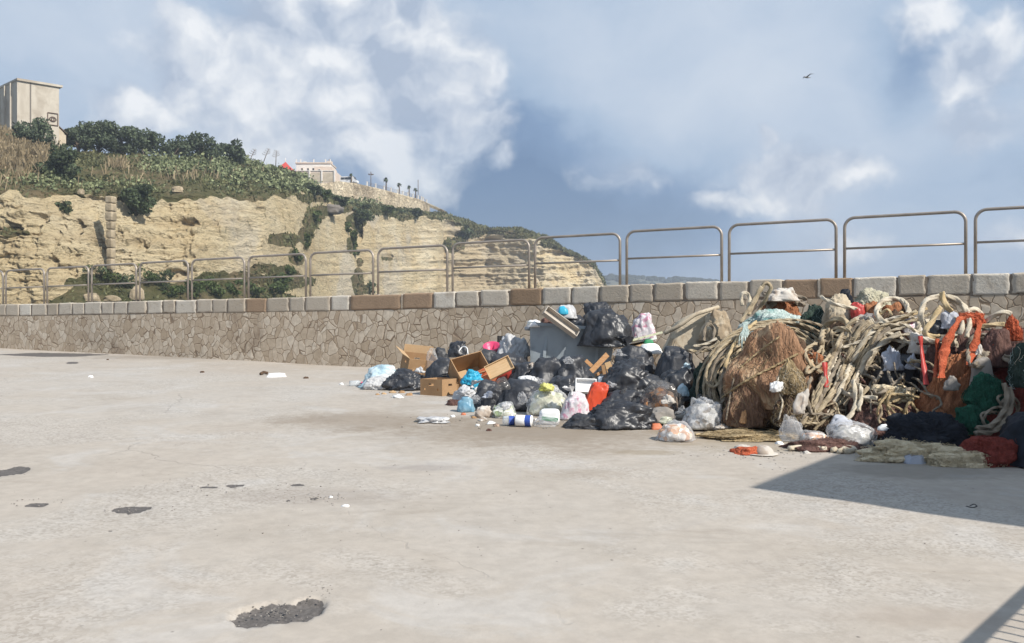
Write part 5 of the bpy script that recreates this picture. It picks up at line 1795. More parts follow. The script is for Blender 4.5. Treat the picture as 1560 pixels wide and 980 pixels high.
if _y: add_mesh('tied_neck', V * np.array([.22, .20, .12]) + np.array([-.02, -.14, .33]), Fc, M['yellowtie'], parent=_y)
bag('white bag printed with pink pattern beside the yellow bag', (851, 596, 902, 642), 10.95, 'pinkwhite', 25, name='plastic_bag', cat='plastic bag', tie=('white_bag', -.1, -.2))
bag('orange-red bag standing behind the pink patterned bag', (884, 582, 922, 626), 11.3, 'redbag', 26, name='plastic_bag', cat='plastic bag', boxy=.6, lean=.25, crease=.16, lump=.25, yf=.55)
bag('wrinkled glossy black bag at the front foot of the heap', (884, 611, 998, 655), None, 'black', 27, crease=.38, fine=.10, yf=.55)
bag('black torn bag tail trailing from the wrinkled glossy bag', (860, 630, 918, 654), None, 'greyblack', 28, crease=.4, yf=.6)
bag('dark bag between the yellow bag and the dumpster', (806, 544, 866, 598), 13.2, 'black2', 29, crease=.3)
bag('creased dull black bag leaning on the front of the dumpster', (838, 542, 900, 592), 13.2, 'black2', 30, fold=.12)
bag('low black bag behind the white foam box', (826, 572, 892, 612), 12.2, 'black', 31, crease=.34)
bag('crumpled black bag beside the splintered crate and dumpster corner', (776, 552, 826, 592), 13.4, 'black', 32, crease=.36)
bag('white paper scraps spread over the bags by the dumpster corner', (788, 572, 820, 582), 12.6, 'paper', 33, name='paper_scraps', cat='paper', level=4, crease=.4)
bag('dull black bag standing high beside the dumpster under the papers', (926, 526, 1004, 585), 13.2, 'black2', 34, crease=.2, tie=('black2', -.1, -.2))
bag('largest black bag with shiny folds, in the middle of the heap', (916, 546, 1010, 606), 11.9, 'black', 35, crease=.28, fine=.09)
bag('squarish black bag beside the coiled ropes', (1000, 528, 1056, 578), 12.6, 'black2', 36, boxy=.65)
bag('black bag under the squarish one, against the dark green net', (1000, 560, 1064, 612), 12.0, 'black', 37)
bag('low black bag between the orange-red bag and the smoky bag', (918, 594, 984, 632), 11.3, 'black2', 38)
bag('black bag hidden low behind the orange-red bag', (896, 590, 940, 622), 12.0, 'black', 39, level=4)
clear_bag('smoky clear bag of brown scraps below the largest black bag', (968, 579, 1042, 632), 10.95, 'mix_brown', 40, film='greyfilm')
bag('pale blue cap-like scrap bag beside the smoky bag', (1030, 584, 1050, 604), 11.2, 'paleblue', 41, name='plastic_bag', cat='plastic bag', level=4)
bag('grey plastic sheet scrap below the smoky bag', (988, 620, 1034, 642), 10.5, 'cloth_grey', 42, name='plastic_sheet', cat='plastic sheet', level=4, crease=.36)
bag('pale yellow scrap of plastic beside the grey sheet', (1000, 634, 1028, 645), 10.4, 'yellowbag', 43, name='plastic_scrap', cat='scrap', level=3)
bag('pinkish crushed carton end poking from the glossy black bag', (990, 645, 1010, 654), None, 'orange_card', 44, name='crushed_carton', cat='carton', level=3, boxy=.5)
bag('dark olive bag beside the red bucket on the heap', (800, 584, 842, 606), 12.2, 'greyblack', 45, level=4, crease=.35)
# on the dumpster
bag('huge rounded black bag overhanging the dumpster', (884, 470, 962, 530), 14.7, 'black', 46, crease=.16, fine=.05)
bag('black bag with a rough top behind the huge one on the dumpster', (888, 460, 944, 506), 15.5, 'black2', 47, crease=.36, fine=.1)
bag('black crumpled bag lying in the dumpster beside the long carton', (838, 480, 894, 512), 15.2, 'black', 48, crease=.38)
bag('small white and blue bag on top of the dumpster', (846, 464, 880, 486), 15.1, 'white_bag', 49, name='plastic_bag', cat='plastic bag', level=4, crease=.34)
bag('blue patch of printed bag tucked beside the small white one', (850, 466, 866, 480), 14.98, 'cyan', 50, name='plastic_bag', cat='plastic bag', level=3)
tray('long_carton', 'long grey cardboard tray lying slantwise across the dumpster rim', 'carton', P3(853, 493, 14.66), (.70, .17, .09), (math.radians(58), math.radians(36), math.radians(6)), 'card_grey')
bag('white crushed cup and lid on the corner of the dumpster rim', (801, 487, 827, 499), 14.9, 'foam', 51, name='crushed_cup', cat='cup', level=3, crease=.4)
bag('brown rag lying inside the dumpster behind the long carton', (820, 484, 846, 500), 15.5, 'net_plum', 52, name='rag', cat='rag', level=4)
bag('pinkish white bundle of clothing behind the huge black bag', (952, 476, 1000, 522), 15.2, 'pinkwhite', 53, name='clothing_bundle', cat='clothing', crease=.34)
for i, (x0, y0, x1, y1, mt, lab) in enumerate([(950, 514, 998, 524, 'foam', 'flat white board beneath the clothing bundle'), (956, 508, 1004, 517, 'yellowbag', 'pale yellow board beneath the clothing bundle'), (948, 522, 985, 531, 'card_in', 'pale brown flattened carton edge beside the huge black bag')]):
    MB().box((0, 0, .03), ((x1 - x0) / F * 14.3, .5, .035)).build('flat_board', M[mt], loc=P3((x0 + x1) / 2, y1, 14.3 - i * .06), rot=(math.radians(-6), math.radians(-10 - 4 * i), .2 * i), smooth=False)
    tag(C.objects[[o.name for o in C.objects if o.name.startswith('flat_board')][-1]], lab, 'board')
bag('rounded white foam slab beside the flat boards', (972, 523, 1009, 540), 13.9, 'foam', 54, name='foam_slab', cat='foam', crease=.06, fine=0, lump=.1, level=4)
bag('green and white food tray between the flat boards', (980, 517, 996, 524), 14.0, 'green_print', 55, name='food_tray', cat='tray', level=3, boxy=.5)
# white foam box and broken crate
tray('foam_box', 'white foam box lying open on the heap below the broken crate', 'foam box', P3(892, 590, 11.85), (.29, .20, .07), (math.radians(66), math.radians(3), 0), 'foam')
bag('white foam lid lying beside the open foam box', (908, 572, 932, 596), 12.0, 'foam', 57, name='foam_sheet', cat='foam', level=4, boxy=.5, crease=.12)
r = thing('fruit_crate', 'broken orange wooden fruit crate standing on the heap by the dumpster', 'crate', P3(912, 572, 12.15), (0, 0, .2))
def slat(x0, y0, x1, y1, w_, mt='crate_wood', dy=0.0):
    a, b = at(x0, y0, 12.15 + dy), at(x1, y1, 12.15 + dy)
    o = at(912, 572, 12.15)
    v = (b - a)
    ang = math.atan2(v.z, v.x)
    c = (a + b) / 2 - o
    c = Matrix.Rotation(-.2, 3, 'Z') @ c
    MB().box(tuple(c), (v.length, .02, w_), rot=(0, -ang, 0)).build('slat', M[mt], parent=r, smooth=False)
slat(900, 566, 926, 540, .075)
slat(892, 549, 904, 560, .05, dy=.12)
slat(925, 552, 932, 574, .09, 'wood', .15)
slat(906, 572, 934, 558, .04, dy=.22)
slat(918, 556, 922, 576, .05, 'card', .1)
# clear bags in front of the nets
clear_bag('tall clear bag with crushed white packaging, at the foot of the dark green net', (1036, 604, 1106, 657), None, 'mix_white', 60, boxy=1.0, lump=.4, crease=.34)
bag('clear bag with a white label beneath the dark green net', (1054, 600, 1094, 634), 10.9, 'greyfilm', 61, name='plastic_bag', cat='plastic bag', crease=.3)
MB().box((0, 0, .06), (.125, .006, .13)).build('paper_label', M['paper'], loc=P3(1067, 626, 10.35), rot=(math.radians(-20), math.radians(8), .1), smooth=False)
tag(C.objects['paper_label'], 'white printed label sheet on the clear bag', 'label')
clear_bag('small clear bag of orange peel in front of the heap', (998, 640, 1060, 673), None, 'mix_orange', 62)
clear_bag('upright empty clear bag in front of the brown net', (1187, 631, 1228, 673), 9.25, 'film', 63, boxy=1.05, lump=.35, yf=.5)
clear_bag('low clear bag with orange scraps next to the upright empty one', (1216, 655, 1264, 677), None, 'mix_orange', 64)
clear_bag('long clear bag of pale scraps at the edge of the shade', (1254, 641, 1335, 679), None, 'mix_white', 65, yf=.6)
bag('crumpled grey bag behind the long clear bag', (1260, 632, 1298, 656), 9.5, 'cloth_blue', 66, name='plastic_bag', cat='plastic bag', level=4)
bag('flat white plastic bag lying alone on the pavement', (635, 634, 688, 644), None, 'white_bag', 67, name='plastic_bag', cat='plastic bag', yf=.9, lump=.5, crease=.4, flat=.3)
bag('white crushed foam box lying alone near the wall', (405, 568, 436, 575), None, 'foam', 68, name='crushed_box', cat='box', boxy=.6, crease=.2, level=4)
MB().tube([tuple(ground(397, 572) + Vector((0, 0, .03))), tuple(ground(402, 571) + Vector((0, 0, .05))), tuple(ground(408, 571) + Vector((0, 0, .03)))], .03, 6).build('dark_stick', M['net_dark'])
tag(C.objects['dark_stick'], 'short dark stick beside the white crushed box lid', 'stick')


# --- bottles and cans
def lying(name, label, cat, px, py, prof, mat, rotz, extra=(), d=None):
    g = ground(px, py)
    rm = max(p[0] for p in prof)
    r = thing(name, label, cat, (g.x, g.y, g.z + rm), (0, math.radians(90), rotz))
    MB().lathe(prof, 18).build('body', M[mat], parent=r)
    for nm, pr, mt in extra: MB().lathe(pr, 18).build(nm, M[mt], parent=r)
    return r


lying('plastic_bottle', 'clear plastic bottle with a blue label lying in front of the heap', 'bottle', 766, 648, [(0, 0), (.05, 0), (.055, .02), (.055, .13), (.05, .14), (.055, .15), (.055, .2), (.02, .26), (.018, .29), (0, .29)], 'bottle', .15,
      [('label', [(.0565, .07), (.0565, .14)], 'blue_print'), ('cap', [(.02, .285), (.021, .31), (0, .31)], 'blue_print')])
lying('food_can', 'white and blue can with a gold end lying beside the clear bottle', 'can', 786, 649, [(0, 0.0), (.062, 0.0), (.066, .008), (.066, .2), (0, .2)], 'foam', -.25, [('gold_lid', [(0, -.004), (.06, -.004), (.064, .004)], 'gold'), ('blue_band', [(.0675, .12), (.0675, .19)], 'blue_print')])
lying('spray_can', 'white and pale blue spray can lying by the clear bag and brown net', 'can', 1118, 653, [(0, 0), (.03, .0), (.032, .01), (.032, .2), (0, .2)], 'foam', .1, [('blue_band', [(.0335, .11), (.0335, .195)], 'lightblue_print'), ('nozzle', [(.02, -.03), (.022, 0.0)], 'cloth_grey')])
lying('plastic_bottle', 'small bottle with a pink cap at the end by the pale blue bag', 'bottle', 533, 588, [(0, 0), (.045, 0), (.045, .16), (.02, .2), (0, .2)], 'bottle', .5, [('cap', [(.02, .195), (.022, .23), (0, .23)], 'pink')])
r = thing('milk_carton', 'white carton with a green stripe lying below the yellow bag', 'carton', tuple(ground(838, 648) + Vector((0, .12, 0))), (0, 0, -.15))
V, Fc = blob_geo(70, level=4, lump=.12, crease=.12, fine=.03, boxy=.45, flat=1, slump=0, yf=1)
add_mesh('body', V * np.array([.25, .16, .19]), Fc, M['foam'], parent=r)
MB().box((.01, -.083, .07), (.2, .006, .045), rot=(0, .12, 0)).build('green_stripe', M['green_print'], parent=r, smooth=False)
bag('clear crushed tray under the white green-striped carton', (812, 634, 852, 650), None, 'film', 71, name='plastic_tray', cat='tray', level=4, crease=.35)
LIT = [(735, 640, 15, 'mix_pale'), (748, 645, 14, 'paper'), (762, 636, 16, 'mix_pale'), (722, 636, 9, 'card'), (706, 631, 8, 'orange_card'), (756, 648, 10, 'mix_brown'), (815, 640, 12, 'mix_white'), (800, 636, 12, 'cloth_blue'), (870, 642, 14, 'card'), (690, 634, 8, 'foam'),
       (727, 648, 8, 'paper'), (745, 655, 9, 'net_plum'), (900, 652, 10, 'paper'), (606, 606, 20, 'paper'), (598, 598, 12, 'card_in'), (612, 598, 12, 'card'), (623, 602, 14, 'card'), (585, 600, 9, 'card_in'), (568, 592, 10, 'mix_brown'), (520, 585, 8, 'paper'), (575, 601, 7, 'card'),
       (138, 574, 9, 'paper'), (504, 757, 7, 'paper'), (526, 772, 14, 'paper'), (466, 576, 9, 'net_dark'), (308, 567, 7, 'net_dark'), (164, 548, 5, 'net_dark'), (1188, 676, 14, 'foam'), (1230, 690, 12, 'cloth_white')]
for i, (px, py, s_, mt) in enumerate(LIT):
    o = blob('litter_scrap', None, None, (px - s_ / 2, py - s_ * .26, px + s_ / 2, py + 1), None, M[mt], 400 + i, level=3, lump=.5, crease=.5, fine=0, boxy=.9, yf=.7)
    tag(o, 'small crumpled scrap of litter lying on the pavement', 'litter', 'small scraps of litter on the pavement')

# torn plastic, film and card caught between the bags
TORN = [(708, 600, 26, 12, 'white_bag', 12.3), (724, 612, 22, 12, 'film', 11.7), (742, 604, 18, 9, 'cloth_blue', 11.6), (770, 622, 20, 10, 'white_bag', 11.0), (796, 612, 16, 16, 'film', 11.2), (792, 590, 20, 8, 'cloth_white', 11.8), (818, 582, 24, 8, 'film', 12.0),
        (842, 594, 18, 8, 'white_bag', 11.7), (874, 606, 14, 10, 'cloth_white', 11.1), (930, 588, 20, 8, 'film', 11.4), (952, 600, 22, 8, 'greyfilm', 11.2), (1010, 590, 20, 10, 'film', 11.0), (1018, 612, 24, 12, 'cloth_white', 10.6),
        (1038, 628, 22, 10, 'film', 10.4), (978, 634, 22, 10, 'cloth_blue', 10.5), (720, 552, 16, 10, 'cloth_blue', 14.6), (815, 560, 20, 10, 'cloth_white', 13.3), (944, 540, 24, 9, 'film', 12.8), (1046, 560, 16, 8, 'paleblue', 12.0),
        (866, 552, 18, 9, 'film', 12.9), (640, 566, 18, 8, 'white_bag', 14.6), (888, 640, 18, 9, 'film', 10.5), (1080, 640, 26, 10, 'film', 10.1), (1100, 652, 26, 7, 'cloth_white', 9.9), (756, 560, 18, 9, 'white_bag', 14.0)]
for i, (px, py, w_, h_, mt, d_) in enumerate(TORN):
    o = blob('torn_plastic', None, None, (px - w_ / 2, py - h_, px + w_ / 2, py + h_ * .3), d_, M[mt], 800 + i, level=4, lump=.6, crease=.45, fine=.08, boxy=1.15, yf=.6, bf=1.6)
    tag(o, 'crumpled scrap of torn wrapping wedged between the bags of the heap', 'torn wrapping', 'torn wrapping wedged between the bags')
# ------------------------------------------------------------------ fishing nets, ropes and canvas
NETK = dict(level=6, lump=.26, crease=.20, fine=.03, fold=.16, fuzz=.12, flat=.6, slump=.25)


def strands(parent, n, mat, length, seed, r=.0021, lift=.014, down=1.0, zmin=0.0, name='loose_strands', loops=.4):
    """loose twine lying over a heap's surface and hanging from it"""
    me = parent.data
    V = np.empty(len(me.vertices) * 3, np.float32)
    me.vertices.foreach_get('co', V)
    V = V.reshape(-1, 3)
    N = np.empty(len(me.vertices) * 3, np.float32)
    me.vertices.foreach_get('normal', N)
    N = N.reshape(-1, 3)
    bv = BVHTree.FromPolygons([tuple(v) for v in V], [tuple(p.vertices) for p in me.polygons])
    rs = np.random.RandomState(seed)
    ok = np.where((N[:, 1] < .35) & (V[:, 2] > zmin))[0]
    b = MB()
    for i in range(n):
        k = rs.choice(ok)
        p = Vector(V[k])
        pts = []
        ph, w, amp = rs.uniform(0, 6.28), rs.uniform(2, 9), rs.uniform(.2, 1.2) * loops * 4
        st = length / 12
        for j in range(int(rs.uniform(7, 16))):
            hit = bv.find_nearest(p)
            if hit[0] is None: break
            q, nn = hit[0], hit[1]
            pts.append(tuple(q + nn * (lift * rs.uniform(.3, 1.6))))
            t = Vector((math.sin(ph + j * w * .1) * amp, math.cos(ph * 1.7 + j * .3) * .3, -down))
            t = t - nn * t.dot(nn)
            if t.length < 1e-4: break
            p = q + t.normalized() * st
            if p.z < .01: break
        if len(pts) > 3:
            b.tube(catmull(pts, st * .6), r * rs.uniform(.7, 1.5), 3, cap=False)
    if b.V: tag(b.build(name, M[mat], parent=parent), kind='stuff')


def net(label, box, d, mat, seed, yf=.8, st=None, name='fishing_net', cat='fishing net', sup=True, group=None, rz=0, **k):
    kw = dict(NETK)
    kw.update(k)
    o = blob(name, label, cat, box, d, M[mat], seed, yf=yf, sup=sup, group=group, rz=rz, **kw)
    for j, (n, m_, ln) in enumerate(st or []):
        strands(o, n, m_, ln, seed * 7 + j)
    return o


net('dark netting heap beneath the coiled ropes', (1036, 500, 1300, 650), 11.9, 'net_dark', 101, st=[(120, 'rope_dark', .5)], yf=.7)
net('dark green net bundle beside the coiled ropes and black bags', (1046, 548, 1116, 640), 11.2, 'net_darkgreen', 102, st=[(40, 'net_darkgreen', .3)], crease=.26)
net('low rust net at the top of the heap by the coping, under a white cloth', (1142, 448, 1226, 520), 12.9, 'net_rust', 103, st=[(50, 'net_rust', .3)], yf=.7)
net('tan netting heap beneath the hanging ropes', (1222, 470, 1430, 660), 11.0, 'net_dark', 104, st=[(180, 'rope_dark', .5), (60, 'rope', .5)], yf=.7)
net('large shaded netting heap at the picture edge behind the red strips', (1385, 490, 1680, 670), 10.6, 'net_plum', 105, st=[(90, 'rope_dark', .4)], yf=.6)
net('pale teal gauzy net draped over the top of the coiled ropes', (1120, 470, 1256, 540), 12.0, 'net_teal', 106, st=[(90, 'net_teal', .3)], yf=.5, lump=.35)
net('grey-green net lump with bright green twine behind the brown mound', (1212, 463, 1268, 545), 11.6, 'net_darkgreen', 107, st=[(40, 'net_green', .25), (40, 'net_teal', .3)])
net('big dark brown net mound at the centre of the nets', (1096, 498, 1262, 657), None, 'net_dark', 108, st=[(200, 'net_brown', .5), (110, 'net_tan', .4)], yf=.75, lump=.3, crease=.2, fold=.2, boxy=1.0, slump=.3)
net('reddish brown gauzy net thrown over the top of the dark mound', (1104, 488, 1256, 626), 10.05, 'net_brown', 1081, st=[(150, 'net_brown', .9), (60, 'net_tan', .5), (40, 'net_brown_dark', .8)], yf=.75, lump=.34, crease=.04, fine=0, fuzz=0, fold=.10, fold2=.07, boxy=1.1, slump=.6, flat=.6, lean=-.06)
net('darker brown net hanging in folds down the near flank of the mound', (1100, 548, 1184, 652), 9.95, 'net_brown_dark', 1082, st=[(80, 'net_brown', .7)], yf=.5, lump=.3, crease=.06, fold=.14, fold2=.12, boxy=1.05)
net('tan frayed netting hanging down the sunny flank of the mound', (1176, 580, 1244, 650), 9.55, 'net_dark', 1083, st=[(200, 'net_tan', .4), (90, 'rope_dark', .4), (40, 'rope_pale', .3)], yf=.4, fold2=.15, lump=.45, fold=.3, crease=.3, boxy=1.1)
net('small red-brown net lump on the side of the brown mound', (1218, 536, 1258, 580), 10.1, 'net_rust', 109, st=[(50, 'net_rust', .2)], crease=.26)
net('frayed tan net tuft hanging on the face of the brown mound', (1180, 545, 1228, 602), 9.5, 'net_tan', 110, st=[(160, 'net_tan', .3), (60, 'rope_pale', .3)], yf=.4, fold=.2, fold2=.15, fine=0, fuzz=.3, boxy=1.15)
net('plum coloured net heap under the beige net bundle', (1282, 598, 1408, 672), 9.7, 'net_plum', 111, st=[(110, 'net_plum', .4)], fold=.08)
net('knotted beige net bundle with white edge lying on the plum net', (1318, 585, 1402, 618), 9.75, 'fleece', 112, st=[(70, 'net_tan', .2)], fold=.04, crease=.3)
net('orange-brown net draped in a long slanting fold, upper part sunlit', (1382, 532, 1500, 672), 9.45, 'net_rust', 113, st=[(120, 'net_rust', .5)], yf=.6, lean=.22, fold=.22, boxy=1.05)
net('dark red net heap in the shade at the picture edge', (1450, 545, 1640, 690), 9.6, 'net_red', 114, st=[(110, 'net_red', .4)], yf=.6)
net('dark red net spilling over the pavement between tarpaulin and black bag', (1462, 664, 1560, 712), None, 'net_red', 115, st=[(40, 'net_red', .2)], yf=.7)
net('green net hung as a rounded pouch in the shade', (1468, 566, 1534, 634), 8.95, 'net_green', 116, st=[(60, 'net_green', .3)], yf=.5, fold=.1, flat=2)
net('green net tail spread below the green pouch', (1458, 616, 1512, 662), 8.85, 'net_green', 117, st=[(30, 'net_green', .2)], yf=.5, lean=-.3)
net('teal net corner with white twine at the picture edge', (1538, 520, 1600, 592), 9.0, 'net_darkgreen', 118, st=[(40, 'net_teal', .2), (20, 'rope_pale', .2)])
net('grey stiff canvas slab leaning in the shade above the green net', (1476, 544, 1516, 602), 9.15, 'cloth_grey', 119, name='canvas_slab', cat='canvas', yf=.3, crease=.08, fold=.03, boxy=.6)
net('orange-red fuzzy net tuft on the end of a pale rope', (1528, 476, 1556, 520), 9.6, 'net_orange', 120, st=[(60, 'net_orange', .2)], boxy=1.1)
net('orange-red net draped along the top of the shaded heap', (1452, 476, 1502, 500), 9.75, 'net_orange', 121, st=[(70, 'net_orange', .2)], crease=.3)
net('dark brown net sheet hanging below the white rope loops', (1398, 520, 1480, 600), 10.0, 'net_plum', 122, st=[(60, 'net_plum', .3)], yf=.6)
FL = dict(level=6, lump=.45, crease=.30, fine=.04, fold=0, fuzz=.22, boxy=1.0, flat=.25, slump=.2, yf=.42)
o = net('cream fluffy fibre spread on the pavement in the shade before the tarpaulin', (1296, 668, 1470, 706), None, 'fleece', 130, name='fibre_mat', cat='fibre', **FL)
strands(o, 420, 'fleece', .12, 1300, r=.0016, lift=.02, down=.4, loops=.6)
o = net('paler fibre tuft spread on the pavement in front of the dark red net', (1400, 686, 1532, 713), None, 'fleece', 131, name='fibre_mat', cat='fibre', **FL)
strands(o, 320, 'fleece', .12, 1310, r=.0016, lift=.02, down=.4, loops=.6)
net('thin tan netting flattened on the pavement before the brown mound', (1060, 656, 1215, 672), None, 'net_tan', 132, level=5, lump=.5, crease=.3, fold=0, flat=.15, yf=.5, st=[(160, 'net_tan', .3)], boxy=1.0)
net('thin plum net flattened under the long clear bag', (1190, 668, 1330, 688), None, 'net_plum', 133, level=5, lump=.5, crease=.3, fold=0, flat=.15, yf=.5, st=[(80, 'net_plum', .3)])
net('coarse twine heap low between the brown mound and the hanging ropes', (1216, 605, 1300, 668), 9.9, 'net_dark', 134, st=[(160, 'rope_dark', .35), (50, 'rope', .3)])

# canvas, cloth and tarpaulin
bag('large folded beige canvas sack lying against the wall', (1009, 462, 1092, 536), 13.2, 'canvas', 140, name='canvas_sack', cat='sack', boxy=.42, lump=.14, crease=.05, fine=.06, fold=.04, lean=.12, yf=.6, bf=1.2, level=6)
_sk = C.objects['canvas_sack'].data
_w = max(v.co.x for v in _sk.vertices) - min(v.co.x for v in _sk.vertices)
for v in _sk.vertices:
    k_ = min(1, max(0, v.co.x / _w + .45))
    v.co.z *= .50 + .50 * k_ ** .8
MB().tube(catmull([P3(1012, 508, 12.85), P3(1035, 496, 12.75), P3(1058, 480, 12.75), P3(1075, 474, 12.8), P3(1094, 468, 12.95)], .04), .032, 7).build('hem', M['canvas'])
tag(C.objects['hem'], 'rolled canvas strip along the folded beige sack', 'canvas strip')
bag('crumpled beige canvas piece between the sack and the coiled ropes', (1064, 470, 1120, 522), 12.9, 'canvas', 141, name='canvas_sack', cat='sack', crease=.34, fine=.08)
bag('khaki folded tarpaulin on top of the heap by the coping', (1294, 438, 1362, 480), 11.6, 'canvas_green', 142, name='folded_tarpaulin', cat='tarpaulin', crease=.26, fine=.1, boxy=.9, level=6)
bag('cream knotted cloth bundle with rope rim on top of the heap', (1250, 446, 1304, 506), 11.3, 'canvas', 143, name='cloth_bundle', cat='cloth', crease=.3, fine=.1, fold=.1)
bag('white bunched cloth on the low rust net by the coping', (1166, 438, 1218, 460), 12.6, 'cloth_white', 144, name='cloth_bundle', cat='cloth', crease=.4, level=5)
bag('dark navy rag tucked beside the khaki tarpaulin', (1276, 440, 1300, 462), 11.6, 'tarp', 145, name='rag', cat='rag', level=4)
bag('red rag tucked under the khaki tarpaulin', (1296, 460, 1318, 486), 11.1, 'red', 146, name='rag', cat='rag', level=4, crease=.4)
bag('rust coloured rag beside the red rag', (1312, 458, 1340, 486), 11.1, 'net_rust', 147, name='rag', cat='rag', level=4, crease=.4)
bag('rust coloured rag inside the white rope ring', (1342, 460, 1380, 490), 11.0, 'net_rust', 148, name='rag', cat='rag', level=4, crease=.4)
bag('clear plastic sheet crumpled below the white rope ring', (1306, 476, 1346, 512), 10.75, 'film', 149, name='plastic_sheet', cat='plastic sheet', crease=.4)
bag('smooth brownish plastic bag next to the white rope loops', (1360, 482, 1410, 520), 10.6, 'pinkwhite', 150, name='plastic_bag', cat='plastic bag', crease=.16)
bag('pale blue-grey torn cloth hanging in the dark hollow', (1342, 526, 1378, 566), 10.15, 'cloth_blue', 151, name='torn_cloth', cat='cloth', crease=.45, fine=.1, lump=.5, boxy=1.1, yf=.4)
bag('smaller pale torn cloth hanging beside the red strips', (1378, 538, 1402, 564), 10.1, 'cloth_blue', 152, name='torn_cloth', cat='cloth', crease=.45, lump=.5, boxy=1.1, yf=.4, level=4)
bag('black bag lying in the dark hollow of the heap', (1332, 540, 1400, 596), 10.35, 'black2', 153, crease=.3)
bag('grey cloth lump above the dark hollow', (1384, 506, 1424, 540), 10.3, 'cloth_white', 154, name='cloth_bundle', cat='cloth', crease=.4)
bag('white and orange patterned bag under the knotted pale rope', (1300, 604, 1334, 640), 9.75, 'pinkwhite', 155, name='plastic_bag', cat='plastic bag', crease=.3)
bag('dark blue tarpaulin bundled in the shade on the pavement', (1330, 626, 1494, 694), None, 'tarp', 156, name='tarpaulin', cat='tarpaulin', yf=.5, crease=.22, fine=.10, lump=.35, boxy=.95, level=6, rz=.0)
bag('black bag at the picture edge in the shade', (1518, 624, 1640, 714), None, 'tarp', 157, crease=.22, yf=.8)
bag('dark shining buoy-like bag inside the white rope loops', (1416, 488, 1440, 510), 9.85, 'black', 158, name='garbage_bag', level=4)
bag('pale lilac plastic bag caught in the white rope loops', (1430, 470, 1462, 502), 9.8, 'cloth_blue', 159, name='plastic_bag', cat='plastic bag', crease=.34)
bag('brown sack hanging in the shade near the fuzzy orange tuft', (1490, 500, 1545, 560), 9.5, 'net_plum', 160, name='sack', cat='sack', crease=.15)
bag('white shreds of plastic hanging on the face of the brown mound', (1204, 592, 1228, 632), 9.25, 'cloth_white', 161, name='plastic_scrap', cat='scrap', crease=.5, lump=.5, boxy=1.2, yf=.5, level=4, lean=.2)
bag('bright white scrap pinned in the frayed tan net', (1172, 580, 1194, 598), 9.3, 'paper', 162, name='plastic_scrap', cat='scrap', fuzz=.4, crease=.5, lump=.5, boxy=1.1, yf=.5, level=4)
bag('pale grey crumpled sheet lying on the cream fibre', (1374, 690, 1408, 708), None, 'cloth_blue', 163, name='plastic_sheet', cat='plastic sheet', boxy=.55, crease=.3, level=4)
bag('white triangular scrap on the orange-brown net', (1436, 572, 1464, 596), 9.0, 'cloth_grey', 164, name='plastic_scrap', cat='scrap', boxy=1.2, crease=.3, level=4, yf=.4)
bag('white lump at the edge of the plum net beside the tarpaulin', (1336, 646, 1356, 656), 9.0, 'foam', 165, name='plastic_scrap', cat='scrap', level=3)
bag('reddish cloth flattened on the sunny pavement beside the white cap', (1114, 679, 1162, 693), None, 'net_orange', 166, name='rag', cat='rag', crease=.4, flat=.2, lump=.5, level=4)
bag('white rag lying behind the flattened reddish cloth', (1118, 677, 1144, 686), 8.75, 'cloth_white', 167, name='rag', cat='rag', crease=.4, level=4)
bag('small orange-brown tuft standing at the foot of the brown mound', (1126, 624, 1138, 646), 9.75, 'crate_wood', 168, name='twine_tuft', cat='twine', crease=.4, boxy=1.2, level=4)
# white cap beside the red cloth: dome and brim
g = ground(1167, 693)
r = thing('cap', 'white rounded cap lying on the pavement in front of the nets', 'cap', (g.x, g.y + .08, g.z))
prof = [(.10 * math.cos(a), .085 * math.sin(a)) for a in np.linspace(0, math.pi / 2, 9)]
MB().lathe(prof, 20).build('crown', M['cloth_white'], parent=r)
MB().lathe([(.09, .006), (.16, .010), (.162, .004), (.09, .001)], 20, (-.03, -.03, 0)).build('brim', M['cloth_white'], parent=r)
# board at the edge of the clear bags
MB().box((0, 0, .02), (.36, .16, .03)).build('white_board', M['foam'], loc=tuple(ground(1172, 669) + Vector((0, .06, .0))), rot=(0, -.06, -.06), smooth=False)
tag(C.objects['white_board'], 'narrow white board lying beside the upright empty clear bag', 'board')

SUP = make_bvh(support)


def surf(px, py, dflt=11.0):
    h = SUP.ray_cast(EYEV, pdir(px, py))
    return h[0].y if h[0] is not None else dflt


def lay(pts, lift=.03, step=14, win=3, dflt=None):
    """a line over the heap: follows its surface where the heap is, smoothed so that it bridges hollows"""
    P = catmull(np.array([(p[0], p[1], 0.0) for p in pts]), step)[:, :2]
    d = []
    for x, y in P:
        h = SUP.ray_cast(EYEV, pdir(x, y))
        d.append(h[0].y if h[0] is not None else np.nan)
    d = np.array(d)
    if np.isnan(d).all(): d[:] = dflt or 10
    i = np.arange(len(d))
    ok = ~np.isnan(d)
    d = np.interp(i, i[ok], d[ok])
    n = len(d)
    e = np.array([d[max(0, k - win):k + win + 1].min() * .6 + d[max(0, k - win):k + win + 1].mean() * .4 for k in range(n)])
    return [tuple(at(x, y, dd - lift)) for (x, y), dd in zip(P, e)]


def rope(label, pts, r, mat, lift=None, name='rope', group=None, depth=None, step=14, win=3):
    if depth == 'world': Q = pts
    elif depth is None: Q = lay(pts, lift if lift is not None else r * 1.1, step, win)
    else: Q = [tuple(at(p[0], p[1], depth if len(p) < 3 else p[2])) for p in pts]
    r = r * .68
    Q = np.array(Q)
    o0 = Q[0].copy()
    Cc = catmull(Q - o0, r * .75)
    V, Fc = tube_geo(Cc, r, 12, 2 * math.pi / (r * 8) / 3, .34)
    o = add_mesh(name, V, Fc, M[mat], loc=tuple(o0))
    return tag(o, label, 'rope', group)


